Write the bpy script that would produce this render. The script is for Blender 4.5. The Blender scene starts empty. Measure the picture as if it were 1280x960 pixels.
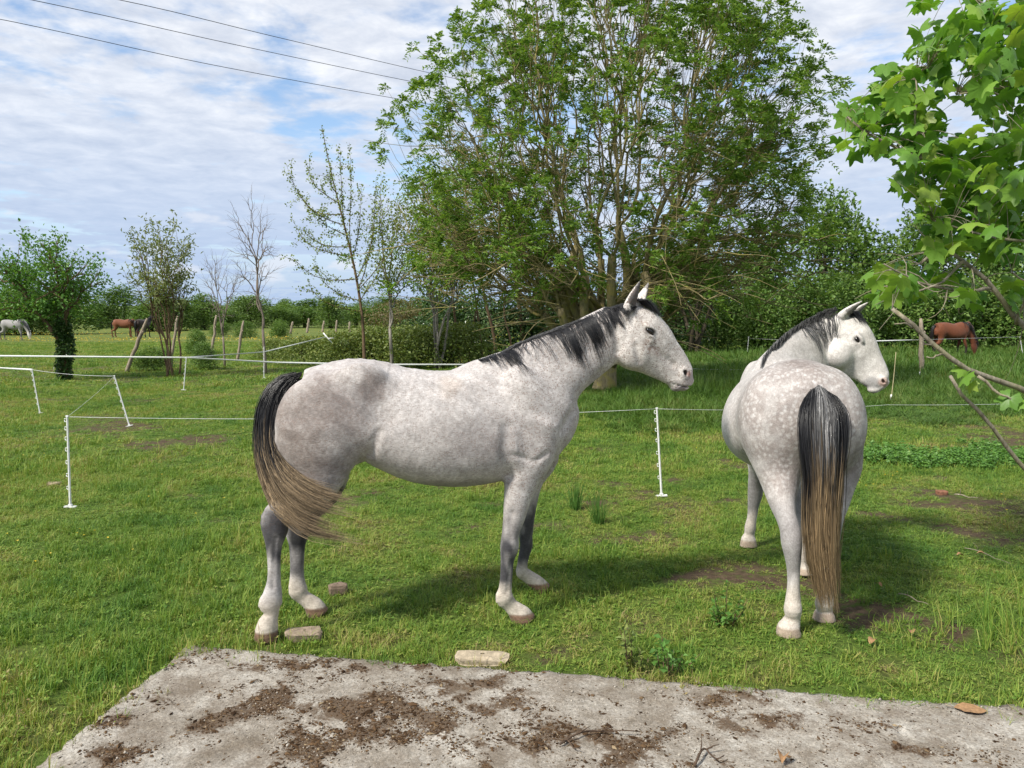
import bpy, math, os, time
import numpy as np
from mathutils import Vector, Matrix
SC = bpy.context.scene
COL = SC.collection
T0 = time.time()

# ------------------------------------------------------------------ camera
FPX, HOR, CAMZ = 980.0, 395.0, 1.7            # focal length in photo pixels, horizon row, eye height
PITCH = math.atan((480.0 - HOR) / FPX)
cam_d = bpy.data.cameras.new('camera')
cam_d.sensor_width = 36.0
cam_d.lens = FPX / 1280.0 * 36.0
cam_d.clip_start = 0.05
cam_d.clip_end = 20000.0
cam = bpy.data.objects.new('camera', cam_d)
COL.objects.link(cam)
cam.location = (0, 0, CAMZ)
cam.rotation_euler = (math.pi / 2 - PITCH, 0, 0)
SC.camera = cam

# ------------------------------------------------------------------ sun and sky
SUN_AZ, SUN_EL = math.radians(-130.0), math.radians(46.0)   # azimuth from +Y towards +X: left and behind the camera
sdir = Vector((math.sin(SUN_AZ) * math.cos(SUN_EL), math.cos(SUN_AZ) * math.cos(SUN_EL), math.sin(SUN_EL)))
sun_d = bpy.data.lights.new('sun', 'SUN')
sun_d.energy = 3.6
sun_d.angle = math.radians(8.0)
sun_d.color = (1.0, 0.95, 0.86)
sun = bpy.data.objects.new('sun', sun_d)
COL.objects.link(sun)
sun.location = sdir * 60
sun.rotation_euler = (-sdir).to_track_quat('-Z', 'Y').to_euler()

world = bpy.data.worlds.new('World')
SC.world = world
world.use_nodes = True


class NT:
    """small node-graph helper"""
    def __init__(self, tree):
        self.t = tree
        self.n = tree.nodes
        self.l = tree.links

    def node(self, typ, ins=None, **props):
        nd = self.n.new(typ)
        for k, v in props.items():
            setattr(nd, k, v)
        for k, v in (ins or {}).items():
            self.put(nd.inputs[k], v)
        return nd

    def put(self, sock, v):
        if isinstance(v, bpy.types.NodeSocket):
            self.l.new(v, sock)
        else:
            if isinstance(v, tuple) and len(v) == 3 and sock.type == 'RGBA':
                v = v + (1.0,)
            sock.default_value = v

    def math(self, op, a, b=None, c=None, clamp=False):
        nd = self.n.new('ShaderNodeMath')
        nd.operation = op
        nd.use_clamp = clamp
        self.put(nd.inputs[0], a)
        if b is not None:
            self.put(nd.inputs[1], b)
        if c is not None:
            self.put(nd.inputs[2], c)
        return nd.outputs[0]

    def vmath(self, op, a, b=None, out=0):
        nd = self.n.new('ShaderNodeVectorMath')
        nd.operation = op
        self.put(nd.inputs[0], a)
        if b is not None:
            self.put(nd.inputs[1], b)
        return nd.outputs[out]

    def noise(self, vec, scale, detail=4.0, rough=0.5, out='Fac', dist=0.0, dim='3D'):
        nd = self.n.new('ShaderNodeTexNoise')
        nd.noise_dimensions = dim
        if vec is not None:
            self.put(nd.inputs['Vector'], vec)
        nd.inputs['Scale'].default_value = scale
        nd.inputs['Detail'].default_value = detail
        nd.inputs['Roughness'].default_value = rough
        nd.inputs['Distortion'].default_value = dist
        return nd.outputs[out]

    def ramp(self, fac, stops, interp='LINEAR'):
        nd = self.n.new('ShaderNodeValToRGB')
        cr = nd.color_ramp
        cr.interpolation = interp
        while len(cr.elements) < len(stops):
            cr.elements.new(0.5)
        for e, (p, c) in zip(cr.elements, stops):
            e.position = p
            e.color = tuple(c) + (1.0,) if len(c) == 3 else c
        self.put(nd.inputs[0], fac)
        return nd.outputs[0]

    def step(self, v, lo, hi):
        nd = self.n.new('ShaderNodeMapRange')
        nd.interpolation_type = 'SMOOTHSTEP'
        self.put(nd.inputs['Value'], v)
        nd.inputs['From Min'].default_value = lo
        nd.inputs['From Max'].default_value = hi
        return nd.outputs[0]

    def mix(self, fac, a, b, blend='MIX'):
        nd = self.n.new('ShaderNodeMix')
        nd.data_type = 'RGBA'
        nd.blend_type = blend
        self.put(nd.inputs[0], fac)
        self.put(nd.inputs[6], a)
        self.put(nd.inputs[7], b)
        return nd.outputs[2]


def build_world():
    w = NT(world.node_tree)
    w.n.clear()
    out = w.node('ShaderNodeOutputWorld')
    sky = w.node('ShaderNodeTexSky', sky_type='NISHITA', sun_disc=False)
    sky.sun_elevation = SUN_EL
    sky.sun_rotation = SUN_AZ
    sky.altitude = 50
    sky.air_density = 1.0
    sky.dust_density = 0.6
    sky.ozone_density = 2.0
    bg = w.node('ShaderNodeBackground', {'Color': sky.outputs[0], 'Strength': 0.12})
    # a thin broken cloud layer, laid out on a flat sheet high above
    d = w.node('ShaderNodeTexCoord').outputs['Generated']
    s = w.node('ShaderNodeSeparateXYZ', {0: d})
    z = w.math('MAXIMUM', s.outputs[2], 0.0)
    den = w.math('ADD', z, 0.10)
    u = w.math('DIVIDE', s.outputs[0], den)
    v = w.math('DIVIDE', s.outputs[1], den)
    uv = w.node('ShaderNodeCombineXYZ', {0: u, 1: v, 2: 0.37}).outputs[0]
    big = w.noise(uv, 0.75, 3, 0.5)
    mid = w.noise(uv, 3.4, 5, 0.55, dist=0.25)
    fine = w.noise(uv, 8.0, 4, 0.6)
    a = w.math('ADD', w.math('MULTIPLY', big, 0.62), w.math('MULTIPLY', mid, 0.55))
    a = w.math('ADD', a, w.math('MULTIPLY', w.math('SUBTRACT', fine, 0.17), 0.22))
    cov = w.step(a, 0.50, 0.67)
    low = w.step(z, 0.02, 0.20)                      # the layer ends before the horizon
    cov = w.math('MAXIMUM', cov, w.math('SUBTRACT', 0.9, low))
    shade = w.ramp(w.noise(uv, 5.5, 6, 0.62, dist=0.3), [(0.30, (0.38, 0.42, 0.50)), (0.50, (0.49, 0.52, 0.58)), (0.70, (0.62, 0.635, 0.665))])
    shade = w.mix(w.math('SUBTRACT', 1.0, w.step(z, 0.0, 0.32)), shade, (0.30, 0.385, 0.53))
    cb = w.node('ShaderNodeBackground', {'Color': shade, 'Strength': 1.0})
    # heaps of cumulus low down, far off
    puv = w.node('ShaderNodeCombineXYZ', {0: w.math('MULTIPLY', w.math('ARCTAN2', s.outputs[0], s.outputs[1]), 1.0), 1: w.math('MULTIPLY', s.outputs[2], 2.2), 2: 3.1}).outputs[0]
    pn = w.noise(puv, 11.0, 5, 0.55)
    pm = w.math('MULTIPLY', w.step(pn, 0.56, 0.66), w.math('MULTIPLY', w.step(s.outputs[2], 0.02, 0.05), w.math('SUBTRACT', 1.0, w.step(s.outputs[2], 0.10, 0.17))))
    pb = w.node('ShaderNodeBackground', {'Color': (0.50, 0.53, 0.59, 1), 'Strength': 1.0})
    m1 = w.node('ShaderNodeMixShader', {0: cov, 1: bg.outputs[0], 2: cb.outputs[0]})
    m2 = w.node('ShaderNodeMixShader', {0: w.math('MULTIPLY', pm, 0.75), 1: m1.outputs[0], 2: pb.outputs[0]})
    w.l.new(m2.outputs[0], out.inputs[0])


build_world()
SC.view_settings.view_transform = 'Standard'
SC.view_settings.look = 'None'
SC.view_settings.exposure = 0.70
SC.view_settings.gamma = 1.0
SC.view_settings.use_curve_mapping = False
SC.render.engine = 'CYCLES'
SC.cycles.use_denoising = True
SC.cycles.max_bounces = 6
SC.cycles.transparent_max_bounces = 8
SC.cycles.caustics_reflective = False
SC.cycles.caustics_refractive = False

# ------------------------------------------------------------------ photo pixel -> place
_F = np.array([0, math.cos(PITCH), -math.sin(PITCH)])
_U = np.array([0, math.sin(PITCH), math.cos(PITCH)])
CAMP = np.array([0, 0, CAMZ])


def ray(px, py):
    return _F + np.array([1.0, 0, 0]) * (px - 640) / FPX - _U * (py - 480) / FPX


def G(px, py, z=0.0):
    """point of the ground seen at a pixel"""
    r = ray(px, py)
    return CAMP + r * (z - CAMZ) / r[2]


def AT(px, py, Y):
    """point on a pixel's ray at distance Y in front of the camera"""
    r = ray(px, py)
    return CAMP + r * Y / r[1]


# ------------------------------------------------------------------ helpers
def rng(seed):
    return np.random.default_rng(seed)


def sstep(x, a, b):
    t = np.clip((x - a) / (b - a), 0, 1)
    return t * t * (3 - 2 * t)


def pnoise(P, s, seed=0):
    """cheap smooth noise, about -1..1, from rotated sine waves"""
    r = rng(seed)
    P = np.asarray(P, float)
    out = np.zeros(len(P))
    for i in range(7):
        k = r.normal(size=P.shape[1])
        k = k / np.linalg.norm(k) * s * r.uniform(0.6, 1.9)
        out += np.sin(P @ k + r.uniform(0, 6.28) + 1.3 * np.sin(P @ np.roll(k, 1) * 0.7 + r.uniform(0, 6.28)))
    return out / 3.2


def mesh_np(name, V, faces, mat=None, attrs=None, smooth=True):
    """faces: array (n,k) or list of such arrays"""
    me = bpy.data.meshes.new(name)
    V = np.asarray(V, np.float32)
    if not isinstance(faces, (list, tuple)):
        faces = [faces]
    faces = [np.asarray(f, np.int32) for f in faces if len(f)]
    nl = sum(f.size for f in faces)
    nf = sum(len(f) for f in faces)
    me.vertices.add(len(V))
    me.vertices.foreach_set('co', V.ravel())
    me.loops.add(nl)
    me.polygons.add(nf)
    if nf:
        me.loops.foreach_set('vertex_index', np.concatenate([f.ravel() for f in faces]))
        sizes = np.concatenate([np.full(len(f), f.shape[1], np.int32) for f in faces])
        starts = np.concatenate([[0], np.cumsum(sizes)[:-1]]).astype(np.int32)
        me.polygons.foreach_set('loop_start', starts)
        me.polygons.foreach_set('use_smooth', np.full(nf, smooth, bool))
    for k, a in (attrs or {}).items():
        a = np.asarray(a, np.float32)
        if a.ndim == 2:
            if a.shape[1] == 3:
                a = np.hstack([a, np.ones((len(a), 1), np.float32)])
            at = me.attributes.new(k, 'FLOAT_COLOR', 'POINT')
            at.data.foreach_set('color', a.ravel())
        else:
            at = me.attributes.new(k, 'FLOAT', 'POINT')
            at.data.foreach_set('value', a)
    me.update(calc_edges=True)
    me.validate()
    if mat is not None:
        me.materials.append(mat)
    return me


def link(name, data, parent=None, loc=None, rotz=None):
    o = bpy.data.objects.new(name, data)
    COL.objects.link(o)
    if parent is not None:
        o.parent = parent
    if loc is not None:
        o.location = loc
    if rotz is not None:
        o.rotation_euler = (0, 0, rotz)
    return o


def tag(o, label=None, cat=None, group=None, kind=None):
    if label:
        o['label'] = label
    if cat:
        o['category'] = cat
    if group:
        o['group'] = group
    if kind:
        o['kind'] = kind
    return o


def thing(name, label, cat, loc=(0, 0, 0), rotz=0.0, group=None):
    o = link(name, None, None, tuple(loc), rotz)
    o.empty_display_size = 0.2
    return tag(o, label, cat, group)


def hspline(t, Y, q):
    """cubic Hermite through (t, Y rows) sampled at q"""
    t = np.asarray(t, float)
    Y = np.asarray(Y, float)
    if Y.ndim == 1:
        Y = Y[:, None]
    m = np.zeros_like(Y)
    if len(t) > 2:
        m[1:-1] = (Y[2:] - Y[:-2]) / (t[2:] - t[:-2])[:, None]
    m[0] = (Y[1] - Y[0]) / (t[1] - t[0])
    m[-1] = (Y[-1] - Y[-2]) / (t[-1] - t[-2])
    i = np.clip(np.searchsorted(t, q, side='right') - 1, 0, len(t) - 2)
    h = (t[i + 1] - t[i])[:, None]
    s = ((q - t[i]) / (t[i + 1] - t[i]))[:, None]
    return ((2 * s**3 - 3 * s**2 + 1) * Y[i] + (s**3 - 2 * s**2 + s) * h * m[i]
            + (-2 * s**3 + 3 * s**2) * Y[i + 1] + (s**3 - s**2) * h * m[i + 1])


def curve_pts(P, n):
    P = np.asarray(P, float)
    t = np.concatenate([[0], np.cumsum(np.linalg.norm(np.diff(P[:, :3], axis=0), axis=1) + 1e-9)])
    return hspline(t, P, np.linspace(0, t[-1], n))


class Tubes:
    """many tapered tubes in one mesh"""
    def __init__(self):
        self.V, self.F, self.A, self.n = [], [], [], 0

    def add(self, P, R, sides=5, col=None, cap=True):
        P = np.asarray(P, float)
        k = len(P)
        R = np.broadcast_to(np.asarray(R, float), (k,))
        T = np.gradient(P, axis=0)
        T /= np.linalg.norm(T, axis=1)[:, None] + 1e-9
        ref = np.array([0.0, 0, 1]) if abs(T[:, 2]).mean() < 0.8 else np.array([1.0, 0.2, 0])
        A = np.cross(T, ref)
        A /= np.linalg.norm(A, axis=1)[:, None] + 1e-9
        B = np.cross(T, A)
        an = np.linspace(0, 2 * math.pi, sides, endpoint=False)
        ring = P[:, None, :] + R[:, None, None] * (np.cos(an)[None, :, None] * A[:, None, :] + np.sin(an)[None, :, None] * B[:, None, :])
        i = np.arange(k - 1)[:, None] * sides
        j = np.arange(sides)[None, :]
        j2 = (j + 1) % sides
        q = np.stack([i + j, i + j2, i + sides + j2, i + sides + j], -1).reshape(-1, 4) + self.n
        self.V.append(ring.reshape(-1, 3))
        self.F.append(q)
        if cap:
            for e, s in ((0, 1), (k - 1, -1)):
                b = self.n + e * sides
                idx = np.arange(sides)[::s]
                tri = np.stack([np.full(sides - 2, b + idx[0]), b + idx[2:], b + idx[1:-1]], -1)
                self.F.append(np.hstack([tri, tri[:, 2:]]) if False else tri)
        if col is not None:
            c = np.asarray(col, float)
            c = np.broadcast_to(c, (k, 3)) if c.ndim == 1 else c
            self.A.append(np.repeat(c, sides, 0))
        self.n += k * sides

    def mesh(self, name, mat, smooth=True):
        q = [f for f in self.F if f.shape[1] == 4]
        t = [f for f in self.F if f.shape[1] == 3]
        fs = ([np.concatenate(q)] if q else []) + ([np.concatenate(t)] if t else [])
        at = {'col': np.concatenate(self.A)} if self.A else None
        return mesh_np(name, np.concatenate(self.V), fs, mat, at, smooth)


# ------------------------------------------------------------------ materials
MATS = {}


def mat_new(name):
    m = bpy.data.materials.new(name)
    m.use_nodes = True
    g = NT(m.node_tree)
    g.n.clear()
    out = g.node('ShaderNodeOutputMaterial')
    MATS[name] = m
    return m, g, out


def principled(g, out, color, rough=0.6, spec=0.5, normal=None, **extra):
    b = g.node('ShaderNodeBsdfPrincipled')
    g.put(b.inputs['Base Color'], color)
    g.put(b.inputs['Roughness'], rough)
    g.put(b.inputs['Specular IOR Level'], spec)
    for k, v in extra.items():
        g.put(b.inputs[k.replace('_', ' ')], v)
    if normal is not None:
        g.put(b.inputs['Normal'], normal)
    g.l.new(b.outputs[0], out.inputs[0])
    return b


def bump(g, h, strength=0.3, dist=0.01):
    nd = g.node('ShaderNodeBump', {'Height': h, 'Strength': strength, 'Distance': dist})
    return nd.outputs[0]


def leaf_material(name, stops, transl=0.35, rough=0.45, spec=0.3, patch=None):
    """thin leaf: colour differs leaf by leaf, part of the light shines through"""
    m, g, out = mat_new(name)
    geo = g.node('ShaderNodeNewGeometry')
    rnd = geo.outputs['Random Per Island']
    pos = geo.outputs['Position']
    big = g.noise(pos, patch or 0.8, 2, 0.5)
    f = g.math('ADD', g.math('MULTIPLY', rnd, 0.62), g.math('MULTIPLY', big, 0.42), clamp=True)
    col = g.ramp(f, stops)
    b = g.node('ShaderNodeBsdfPrincipled')
    g.put(b.inputs['Base Color'], col)
    g.put(b.inputs['Roughness'], rough)
    g.put(b.inputs['Specular IOR Level'], spec)
    tr = g.node('ShaderNodeBsdfTranslucent')
    g.put(tr.inputs['Color'], g.mix(1.0, col, (1.35, 1.3, 0.55, 1), 'MULTIPLY'))
    mx = g.node('ShaderNodeMixShader', {0: transl, 1: b.outputs[0], 2: tr.outputs[0]})
    g.l.new(mx.outputs[0], out.inputs[0])
    return m
# ================================================================== ground
FOOT = (F1_FOOT := (0.18, 4.64))


def zg(x, y):
    x, y = np.asarray(x, float), np.asarray(y, float)
    P = np.stack([x.ravel(), y.ravel()], 1)
    z = pnoise(P, 1.7, 40) * .007 + pnoise(P, .5, 41) * .012
    d = np.sqrt(((P - np.array(FOOT)) ** 2).sum(1))
    near = np.exp(-((P[:, 0] - .4) ** 2 / 8 + (P[:, 1] - 4.6) ** 2 / 1.2))
    z = z * (1 - .8 * near) + .035 * np.exp(-.5 * (d / .2) ** 2)
    far = np.hypot(P[:, 0], P[:, 1])
    z = z + sstep(far, 12, 60) * pnoise(P, .06, 42) * .10
    z = z - sstep(far, 150, 1500) * 6.0
    return z.reshape(x.shape)


def zg1(p):
    return float(zg(np.array([p[0]]), np.array([p[1]]))[0])


def ON(px, py):
    """ground point under a pixel with the lie of the land"""
    p = G(px, py)
    for _ in range(3):
        p = G(px, py, zg1(p))
    return p


def grass_mix(g, pos):
    """the pasture's own colouring: lusher, drier and barer patches"""
    big = g.noise(pos, .55, 3, .55)
    mid = g.noise(pos, 2.3, 4, .6)
    return g.math('ADD', g.math('MULTIPLY', big, .5), g.math('MULTIPLY', mid, .5))


def m_ground():
    m, g, out = mat_new('pasture_soil')
    pos = g.node('ShaderNodeNewGeometry').outputs['Position']
    f = grass_mix(g, pos)
    col = g.ramp(f, [(.34, (.10, .075, .045)), (.40, (.09, .10, .033)), (.48, (.09, .135, .028)), (.62, (.07, .12, .022))])
    fine = g.noise(pos, 28, 4, .65)
    col = g.mix(1.0, col, g.ramp(fine, [(.3, (.55, .55, .5)), (.7, (1.35, 1.3, 1.2))]), 'MULTIPLY')
    y = g.node('ShaderNodeSeparateXYZ', {0: pos}).outputs[1]
    fld = g.ramp(g.noise(pos, .22, 4, .6), [(.3, (.085, .125, .028)), (.55, (.12, .15, .034)), (.75, (.155, .165, .04))])
    bare = g.node('ShaderNodeAttribute', attribute_name='bare').outputs['Fac']
    soil = g.ramp(g.noise(pos, 20, 5, .7), [(.3, (.055, .038, .024)), (.6, (.115, .082, .052)), (.8, (.17, .13, .08))])
    col = g.mix(g.math('MULTIPLY', bare, g.step(g.noise(pos, 9, 4, .65), .34, .5)), col, soil)
    col = g.mix(g.step(y, 30, 48), col, fld)
    bp = bump(g, g.math('ADD', g.noise(pos, 60, 4, .7), g.math('MULTIPLY', g.noise(pos, 12, 3, .6), 1.5)), .7, .03)
    principled(g, out, col, .9, .1, bp)
    return m


def m_grass(name, stops, transl=.3):
    m, g, out = mat_new(name)
    geo = g.node('ShaderNodeNewGeometry')
    pos = geo.outputs['Position']
    f = grass_mix(g, pos)
    rnd = geo.outputs['Random Per Island']
    oi = g.node('ShaderNodeObjectInfo').outputs['Random']
    f = g.math('ADD', g.math('MULTIPLY', g.math('SUBTRACT', f, .47), 2.7), g.math('ADD', g.math('MULTIPLY', rnd, .62), g.math('MULTIPLY', oi, .30)), clamp=True)
    col = g.ramp(f, stops)
    b = g.node('ShaderNodeBsdfPrincipled')
    g.put(b.inputs['Base Color'], col)
    b.inputs['Roughness'].default_value = .55
    b.inputs['Specular IOR Level'].default_value = .25
    tr = g.node('ShaderNodeBsdfTranslucent')
    g.put(tr.inputs['Color'], g.mix(1.0, col, (1.2, 1.15, .5, 1), 'MULTIPLY'))
    mx = g.node('ShaderNodeMixShader', {0: transl, 1: b.outputs[0], 2: tr.outputs[0]})
    g.l.new(mx.outputs[0], out.inputs[0])
    return m


def build_ground():
    a = np.concatenate([np.arange(0, 6, .08), np.arange(6, 12, .16), np.geomspace(12, 9000, 60)])
    xs = np.concatenate([-a[::-1][:-1], a])
    ys = np.concatenate([-np.geomspace(2, 9000, 12)[::-1], np.arange(-1.5, 2.2, .16), np.arange(2.3, 9, .08), np.arange(9, 13, .16), np.geomspace(13, 9000, 70)])
    X, Y = np.meshgrid(xs, ys, indexing='ij')
    V = np.stack([X, Y, zg(X, Y)], -1).reshape(-1, 3)
    i, j = np.meshgrid(np.arange(len(xs) - 1), np.arange(len(ys) - 1), indexing='ij')
    n = len(ys)
    Q = np.stack([i * n + j, (i + 1) * n + j, (i + 1) * n + j + 1, i * n + j + 1], -1).reshape(-1, 4)
    h, _ = lush(V[:, 0], V[:, 1])
    tag(link('ground', mesh_np('ground', V, Q, m_ground(), {'bare': (1 - sstep(h, .22, .42)) * (np.abs(V[:, 1]) < 30)})), kind='structure')


M_BLADE = m_grass('grass_blade', [(0.0, (.31, .245, .115)), (.12, (.33, .32, .088)), (.36, (.245, .325, .058)), (.66, (.145, .255, .037)), (1.0, (.066, .155, .023))])
M_TALL = m_grass('tall_grass_blade', [(0.0, (.17, .20, .06)), (.3, (.115, .20, .036)), (.65, (.08, .16, .024)), (1.0, (.048, .11, .016))])


def blades(r, n, size, hmin, hmax, width, lean=.8, weeds=0):
    """a square tuft of n grass blades"""
    p = np.stack([r.uniform(-size / 2, size / 2, n), r.uniform(-size / 2, size / 2, n), np.full(n, -.012)], 1)
    # clumped
    cl = r.uniform(-size / 2, size / 2, (max(4, n // 26), 2))
    ch = np.exp(r.normal(size=len(cl)) * .45)
    ca = r.uniform(0, 2 * math.pi, len(cl))
    k = r.integers(0, len(cl), n)
    mixk = (r.uniform(0, 1, n) < .74)[:, None]
    p[:, :2] = np.where(mixk, cl[k] + r.normal(size=(n, 2)) * size * .045, p[:, :2])
    h = r.uniform(hmin, hmax, n) * np.where(r.uniform(0, 1, n) < .12, 1.5, 1.0)
    h = h * np.where(mixk[:, 0], np.clip(ch[k], .4, 1.9), .7)
    az = np.where(mixk[:, 0] & (r.uniform(0, 1, n) < .5), ca[k] + r.normal(size=n) * .7, r.uniform(0, 2 * math.pi, n))
    ln = np.abs(r.normal(size=n)) * lean + .2
    d = np.stack([np.cos(az), np.sin(az), np.zeros(n)], 1)
    sd = np.stack([-np.sin(az), np.cos(az), np.zeros(n)], 1)
    tw = r.uniform(-.7, .7, n)[:, None]
    sd = sd * np.cos(tw) + d * np.sin(tw)
    up = np.array([0, 0, 1.0])
    w = (width * r.uniform(.7, 1.4, n))[:, None]
    c1, s1 = np.cos(ln * .5)[:, None], np.sin(ln * .5)[:, None]
    c2, s2 = np.cos(ln * 1.6)[:, None], np.sin(ln * 1.6)[:, None]
    m = p + (up * c1 + d * s1) * (h * .5)[:, None]
    t = m + (up * c2 + d * s2) * (h * .5)[:, None]
    V = np.stack([p - sd * w, p + sd * w, m - sd * w * .85, m + sd * w * .85, t], 1).reshape(-1, 3)
    b = np.arange(n)[:, None] * 5
    q = b + np.array([[0, 1, 3, 2]])
    tr = b + np.array([[2, 3, 4]])
    Vs, Qs, Ts = [V], [q], [tr]
    if weeds:
        base = len(V)
        for i in range(weeds):
            c = np.array([r.uniform(-size / 2, size / 2), r.uniform(-size / 2, size / 2), r.uniform(.008, .03)])
            a0 = r.uniform(0, 6.28)
            nl = r.integers(2, 5)
            for l in range(nl):
                a_ = a0 + l * 2 * math.pi / nl + r.normal() * .2
                dd = np.array([math.cos(a_), math.sin(a_), r.uniform(.0, .6)])
                ss = np.array([-math.sin(a_), math.cos(a_), r.normal() * .2])
                L, wd = r.uniform(.009, .020), r.uniform(.003, .007)
                Vs.append(np.array([c, c + dd * L * .5 - ss * wd, c + dd * L, c + dd * L * .5 + ss * wd]))
                Qs.append(np.array([[0, 1, 2, 3]]) + base)
                base += 4
    return mesh_np('grass_tuft', np.concatenate(Vs), [np.concatenate(Qs), np.concatenate(Ts)], None, smooth=False)


def scatter(name, label, protos, P, rot, scl, idx, tilt=None):
    """one object of 'stuff': copies of the prototypes on points, by geometry nodes"""
    coll = bpy.data.collections.new(name + '_tufts')
    for i, me in enumerate(protos):
        o = bpy.data.objects.new('%s_tuft_%02d' % (name, i), me)
        coll.objects.link(o)
    me = bpy.data.meshes.new(name)
    me.vertices.add(len(P))
    me.vertices.foreach_set('co', np.asarray(P, np.float32).ravel())
    a = me.attributes.new('rot', 'FLOAT', 'POINT')
    a.data.foreach_set('value', np.asarray(rot, np.float32))
    a = me.attributes.new('scl', 'FLOAT_VECTOR', 'POINT')
    a.data.foreach_set('vector', np.asarray(scl, np.float32).ravel())
    a = me.attributes.new('idx', 'INT', 'POINT')
    a.data.foreach_set('value', np.asarray(idx, np.int32))
    ob = link(name, me)
    tree = bpy.data.node_groups.new(name, 'GeometryNodeTree')
    tree.interface.new_socket('Geometry', in_out='INPUT', socket_type='NodeSocketGeometry')
    tree.interface.new_socket('Geometry', in_out='OUTPUT', socket_type='NodeSocketGeometry')
    nn, ll = tree.nodes, tree.links
    gi, go = nn.new('NodeGroupInput'), nn.new('NodeGroupOutput')
    ci = nn.new('GeometryNodeCollectionInfo')
    ci.inputs['Collection'].default_value = coll
    ci.inputs['Separate Children'].default_value = True
    ci.inputs['Reset Children'].default_value = True
    ip = nn.new('GeometryNodeInstanceOnPoints')
    ip.inputs['Pick Instance'].default_value = True

    def attr(nm, typ):
        n_ = nn.new('GeometryNodeInputNamedAttribute')
        n_.data_type = typ
        n_.inputs['Name'].default_value = nm
        return n_.outputs['Attribute']
    cx = nn.new('ShaderNodeCombineXYZ')
    ll.new(attr('rot', 'FLOAT'), cx.inputs[2])
    m2p = nn.new('GeometryNodeMeshToPoints')
    ll.new(gi.outputs[0], m2p.inputs['Mesh'])
    ll.new(m2p.outputs[0], ip.inputs['Points'])
    ll.new(ci.outputs[0], ip.inputs['Instance'])
    ll.new(attr('idx', 'INT'), ip.inputs['Instance Index'])
    e2r = nn.new('FunctionNodeEulerToRotation')
    ll.new(cx.outputs[0], e2r.inputs[0])
    ll.new(e2r.outputs[0], ip.inputs['Rotation'])
    ll.new(attr('scl', 'FLOAT_VECTOR'), ip.inputs['Scale'])
    ll.new(ip.outputs[0], go.inputs[0])
    md = ob.modifiers.new('scatter', 'NODES')
    md.node_group = tree
    tag(ob, label, 'grass', kind='stuff')
    return ob


# slab outline (world, on its top at z = SLAB_Z)
SLAB_Z = .034
SL_A, SL_B, SL_C = G(236, 805, SLAB_Z)[:2], G(1284, 882, SLAB_Z)[:2], G(38, 962, SLAB_Z)[:2]


def in_slab(x, y, pad=0.0):
    e1 = SL_B - SL_A
    n1 = np.array([e1[1], -e1[0]])
    n1 /= np.linalg.norm(n1)
    e2 = SL_C - SL_A
    n2 = np.array([-e2[1], e2[0]])
    n2 /= np.linalg.norm(n2)
    if n2[0] < 0:
        n2 = -n2
    if n1[1] > 0:
        n1 = -n1
    d1 = (x - SL_A[0]) * n1[0] + (y - SL_A[1]) * n1[1]
    d2 = (x - SL_A[0]) * n2[0] + (y - SL_A[1]) * n2[1]
    return (d1 > -pad) & (d2 > -pad), np.minimum(d1, d2)


def lush(x, y):
    """how tall the sward stands at a place"""
    P = np.stack([x, y], 1)
    h = .70 + .30 * pnoise(P, .9, 50) + .34 * pnoise(P, 3.6, 51) + .24 * pnoise(P, 9, 53)
    for cx, cy, rx, ry in ((.9, 5.0, .5, .2), (1.05, 5.9, .6, .25), (2.1, 4.5, .35, .35), (2.5, 4.2, .4, .2), (-.6, 4.9, .5, .2), (2.9, 4.0, .3, .2), (-2.1, 6.4, .5, .15), (4.3, 7.0, .9, .12)):
        h = h - .42 * np.exp(-((x - cx) / rx) ** 2 - ((y - cy) / ry) ** 2)      # trodden bare by hooves
    for cx, cy in ((-1.30, 4.03), (-1.05, 4.27), (.06, 4.22), (.2, 4.66), (1.46, 4.03), (1.76, 4.28), (1.75, 5.68), (1.92, 5.03)):
        h = h - .38 * np.exp(-((x - cx) ** 2 + (y - cy) ** 2) / .05)
    h = h + .55 * np.exp(-((x + 2.6) ** 2 / 1.2 + (y - 3.2) ** 2 / 2.0))            # left of the slab
    _, d = in_slab(x, y)
    h = h + .45 * np.exp(-(d / .12) ** 2)
    h = h + .4 * np.exp(-((x + 1.3) ** 2 / 5 + (y - 9.5) ** 2 / 4))
    tall = sstep(y + 1.3 * pnoise(P, .7, 52) + .8 * pnoise(P, 2.1, 54), 10.0, 18.0) * sstep(x - .02 * y + .8 * pnoise(P, .6, 55), .0, 3.5) * (1 - sstep(y, 36, 40)) * np.clip(.75 + .45 * pnoise(P, 1.3, 56), .2, 1.2)
    return h, tall


def fan(y0, y1, step, r, side=1.0):
    """jittered grid over the part of the field the camera can see, with room to either side"""
    ys = np.arange(y0, y1, step)
    out = []
    for y in ys:
        w = .68 * y + .8 * side
        xs = np.arange(-w, w, step)
        out.append(np.stack([xs + r.uniform(-.5, .5, len(xs)) * step, np.full(len(xs), y) + r.uniform(-.5, .5, len(xs)) * step], 1))
    return np.concatenate(out)


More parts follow.
